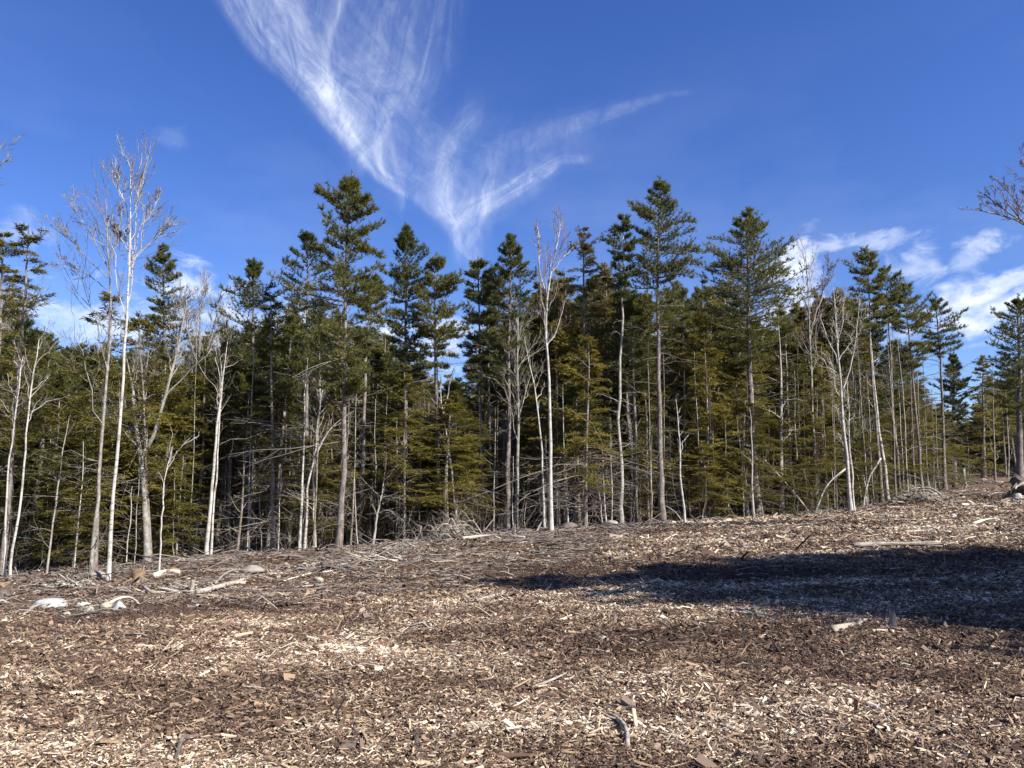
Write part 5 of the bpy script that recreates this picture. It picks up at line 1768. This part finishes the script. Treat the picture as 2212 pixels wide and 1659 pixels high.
heap('brush_pile', 'grey heap of brush and stones at the end of the forest edge on the right', 1985, 1086, 116, 46, 60, 'slash_wood', 3, (.02, .06), 18)
heap('brush_pile', 'fine pale arching brush heap at the forest edge left of the white log', 960, 1166, 130, 54, 26, 'dead_wood', 4, (.01, .03), 0, 1.0, 1.3, 7)
heap('brush_pile', 'dark tangle of roots and sticks on the soil right of the long dead log', 720, 1236, 120, 26, 34, 'dark_wood', 5, (.015, .05), 3)
heap('brush_pile', 'grey slash tangle below the long dead log at the left', 400, 1278, 120, 24, 34, 'dead_wood', 6, (.012, .035), 3)
heap('brush_pile', 'loose slash heap in front of the double trunk hemlock', 150, 1270, 150, 30, 40, 'dead_wood', 7, (.012, .035), 2)
heap('brush_pile', 'weathered slash on the crest between the birch clump and centre', 800, 1210, 160, 22, 36, 'dead_wood', 8, (.012, .035), 4)
heap('brush_pile', 'low slash heap around the foot of the leaning pinkish sapling', 880, 1186, 110, 20, 24, 'dead_wood', 9, (.012, .03), 1)
heap('brush_pile', 'dim brush lying across the track at the far end', 2120, 1046, 90, 18, 24, 'dark_wood', 10, (.02, .06), 2)


def root_mass():
    b = gpt(2206, 1074)
    r = np.random.default_rng(9)
    root = link('root_mass', None, None, b)
    tag(root, 'dark upturned stump with splayed roots cut by the right edge', 'stump')
    k = b[1] / FPX
    a = Acc()
    a.tubes(spine([b + np.array([30 * k, 0, -.2]), b + np.array([10 * k, 0, 22 * k]), b + np.array([-6 * k, .2, 40 * k])], 7), np.linspace(24 * k, 11 * k, 7) * (1 + r.normal(0, .16, 7)), 14, True)
    a.v[0][:] += r.normal(0, 2.2 * k, a.v[0].shape)
    link('trunk', a.mesh('trunk', M['dark_wood'], False, b), root)
    for i in range(18):
        an = r.uniform(2.0, 5.4)
        L = r.uniform(25, 60) * k
        d = np.array([math.cos(an), math.sin(an) * .6, 0])
        p = b + np.array([12 * k, 0, 0]) + UP * r.uniform(8, 32) * k
        q = [p, p + d * L * .5 + UP * r.uniform(-2, 6) * k, p + d * L - UP * r.uniform(6, 22) * k]
        for z in q:
            z[2] = max(z[2], float(gz(z[0], z[1])))
        s_ = stick_mesh(q, r.uniform(4, 7) * k, 1.2 * k, 6, 0, 70 + i)
        link('root', s_.mesh('root', M['dark_wood' if i % 3 else 'dead_wood'], True, b), root)


root_mass()


# ------------------------------------------------------------------ small litter nobody could count
def strewn(name, label, n, sampler, ln, rad, m, seed, tilt=.12, sides=4, bow=.08, twig=0):
    r = np.random.default_rng(seed)
    x, y, s = sampler(r, n)
    n = len(x)
    L = ln * np.exp(r.normal(0, .5, n)) * s
    a = r.normal(.2, .9, n)
    d = np.stack([np.cos(a), np.sin(a), r.normal(0, tilt, n)], 1)
    u = np.linspace(-.5, .5, 4)
    P = np.stack([x, y, gz(x, y)], 1)[:, None] + d[:, None] * (L[:, None] * u)[..., None]
    P = P + (r.normal(0, bow, (n, 4, 3)) * L[:, None, None])
    g = gz(P[..., 0], P[..., 1])
    R = rad * np.exp(r.normal(0, .4, n)) * s
    P[..., 2] = np.maximum(P[..., 2], g + R[:, None] * .4) + R[:, None] * .3
    acc = Acc()
    acc.tubes(P, R[:, None] * np.array([1, .95, .8, .45]), sides, True, tint=r.uniform(.05, 1, n))
    if twig:
        C, R2 = spawn(P, np.repeat(R[:, None], 4, 1), twig, .2, 1, .7, .45, .08, .06, 3, .5, .005, r=r)
        acc.tubes(C, R2, 3, tint=.5)
    return tag(link(name, acc.mesh(name, M[m])), label, None, None, 'stuff')


def in_zone(lo, hi, y0, y1, dens_near=.0):
    def f(r, n):
        y = y0 + (y1 - y0) * r.random(n * 6) ** .8
        x = r.uniform(-1, 1, n * 6) * (y * .74 + 1)
        z = zones(x, y)
        ok = np.nonzero((z >= lo) & (z <= hi))[0][:n]
        return x[ok], y[ok], .55 + y[ok] / 28
    return f


strewn('slash_litter', 'grey slash of branches and sticks on the bare soil before the forest', 2300, in_zone(.2, .72, 12, 44), .36, .0075, 'slash_wood', 1, .12, twig=1)
strewn('dark_slash', 'dark sticks and bark mixed through the slash', 2600, in_zone(.2, .8, 12, 46), .35, .011, 'dark_wood', 2, .1)
strewn('bark_strips', 'dark bark strips strewn over the wood chips', 1900, in_zone(0, .3, 3.6, 26), .17, .008, 'dark_wood', 3, .06)
strewn('wood_splinters', 'pale splinters strewn over the wood chips', 2600, in_zone(0, .35, 3.6, 34), .17, .006, 'cream_wood', 4, .08)
strewn('grey_sticks', 'weathered grey sticks strewn over the wood chips', 1300, in_zone(0, .4, 3.6, 40), .28, .008, 'dead_wood', 5, .08)
strewn('forest_deadfall', 'fallen dead branches on the forest floor', 1500, in_zone(.72, 1, 22, 52), .8, .010, 'slash_wood', 6, .25, twig=2)


def whips():
    """thin leafless understory along the forest edge"""
    r = np.random.default_rng(8)
    n = 420
    x = r.uniform(-26, 30, n)
    e = np.interp(x, TREE_EDGE[:, 0], TREE_EDGE[:, 1])
    y = e + r.exponential(3.5, n) + .2
    L = r.uniform(.5, 2.4, n)
    d = np.stack([r.normal(0, .22, n), r.normal(0, .22, n), np.ones(n)], 1)
    u = np.linspace(0, 1, 5)
    P = np.stack([x, y, gz(x, y) - .03], 1)[:, None] + d[:, None] * (L[:, None] * u)[..., None] + np.cumsum(r.normal(0, .03, (n, 5, 3)), 1) * L[:, None, None]
    R = (.004 + .002 * L)[:, None] * (1 - .65 * u)
    acc = Acc()
    acc.tubes(P, R, 3, tint=r.uniform(.1, .9, n))
    C, R2 = spawn(P, R, 5, .25, 1, .7, .35, .05, .06, 3, .6, .005, r=r)
    acc.tubes(C, R2, 3, tint=.5)
    tag(link('understory', acc.mesh('understory', M['twig'])), 'thin leafless shoots and twigs along the forest edge', None, None, 'stuff')


whips()
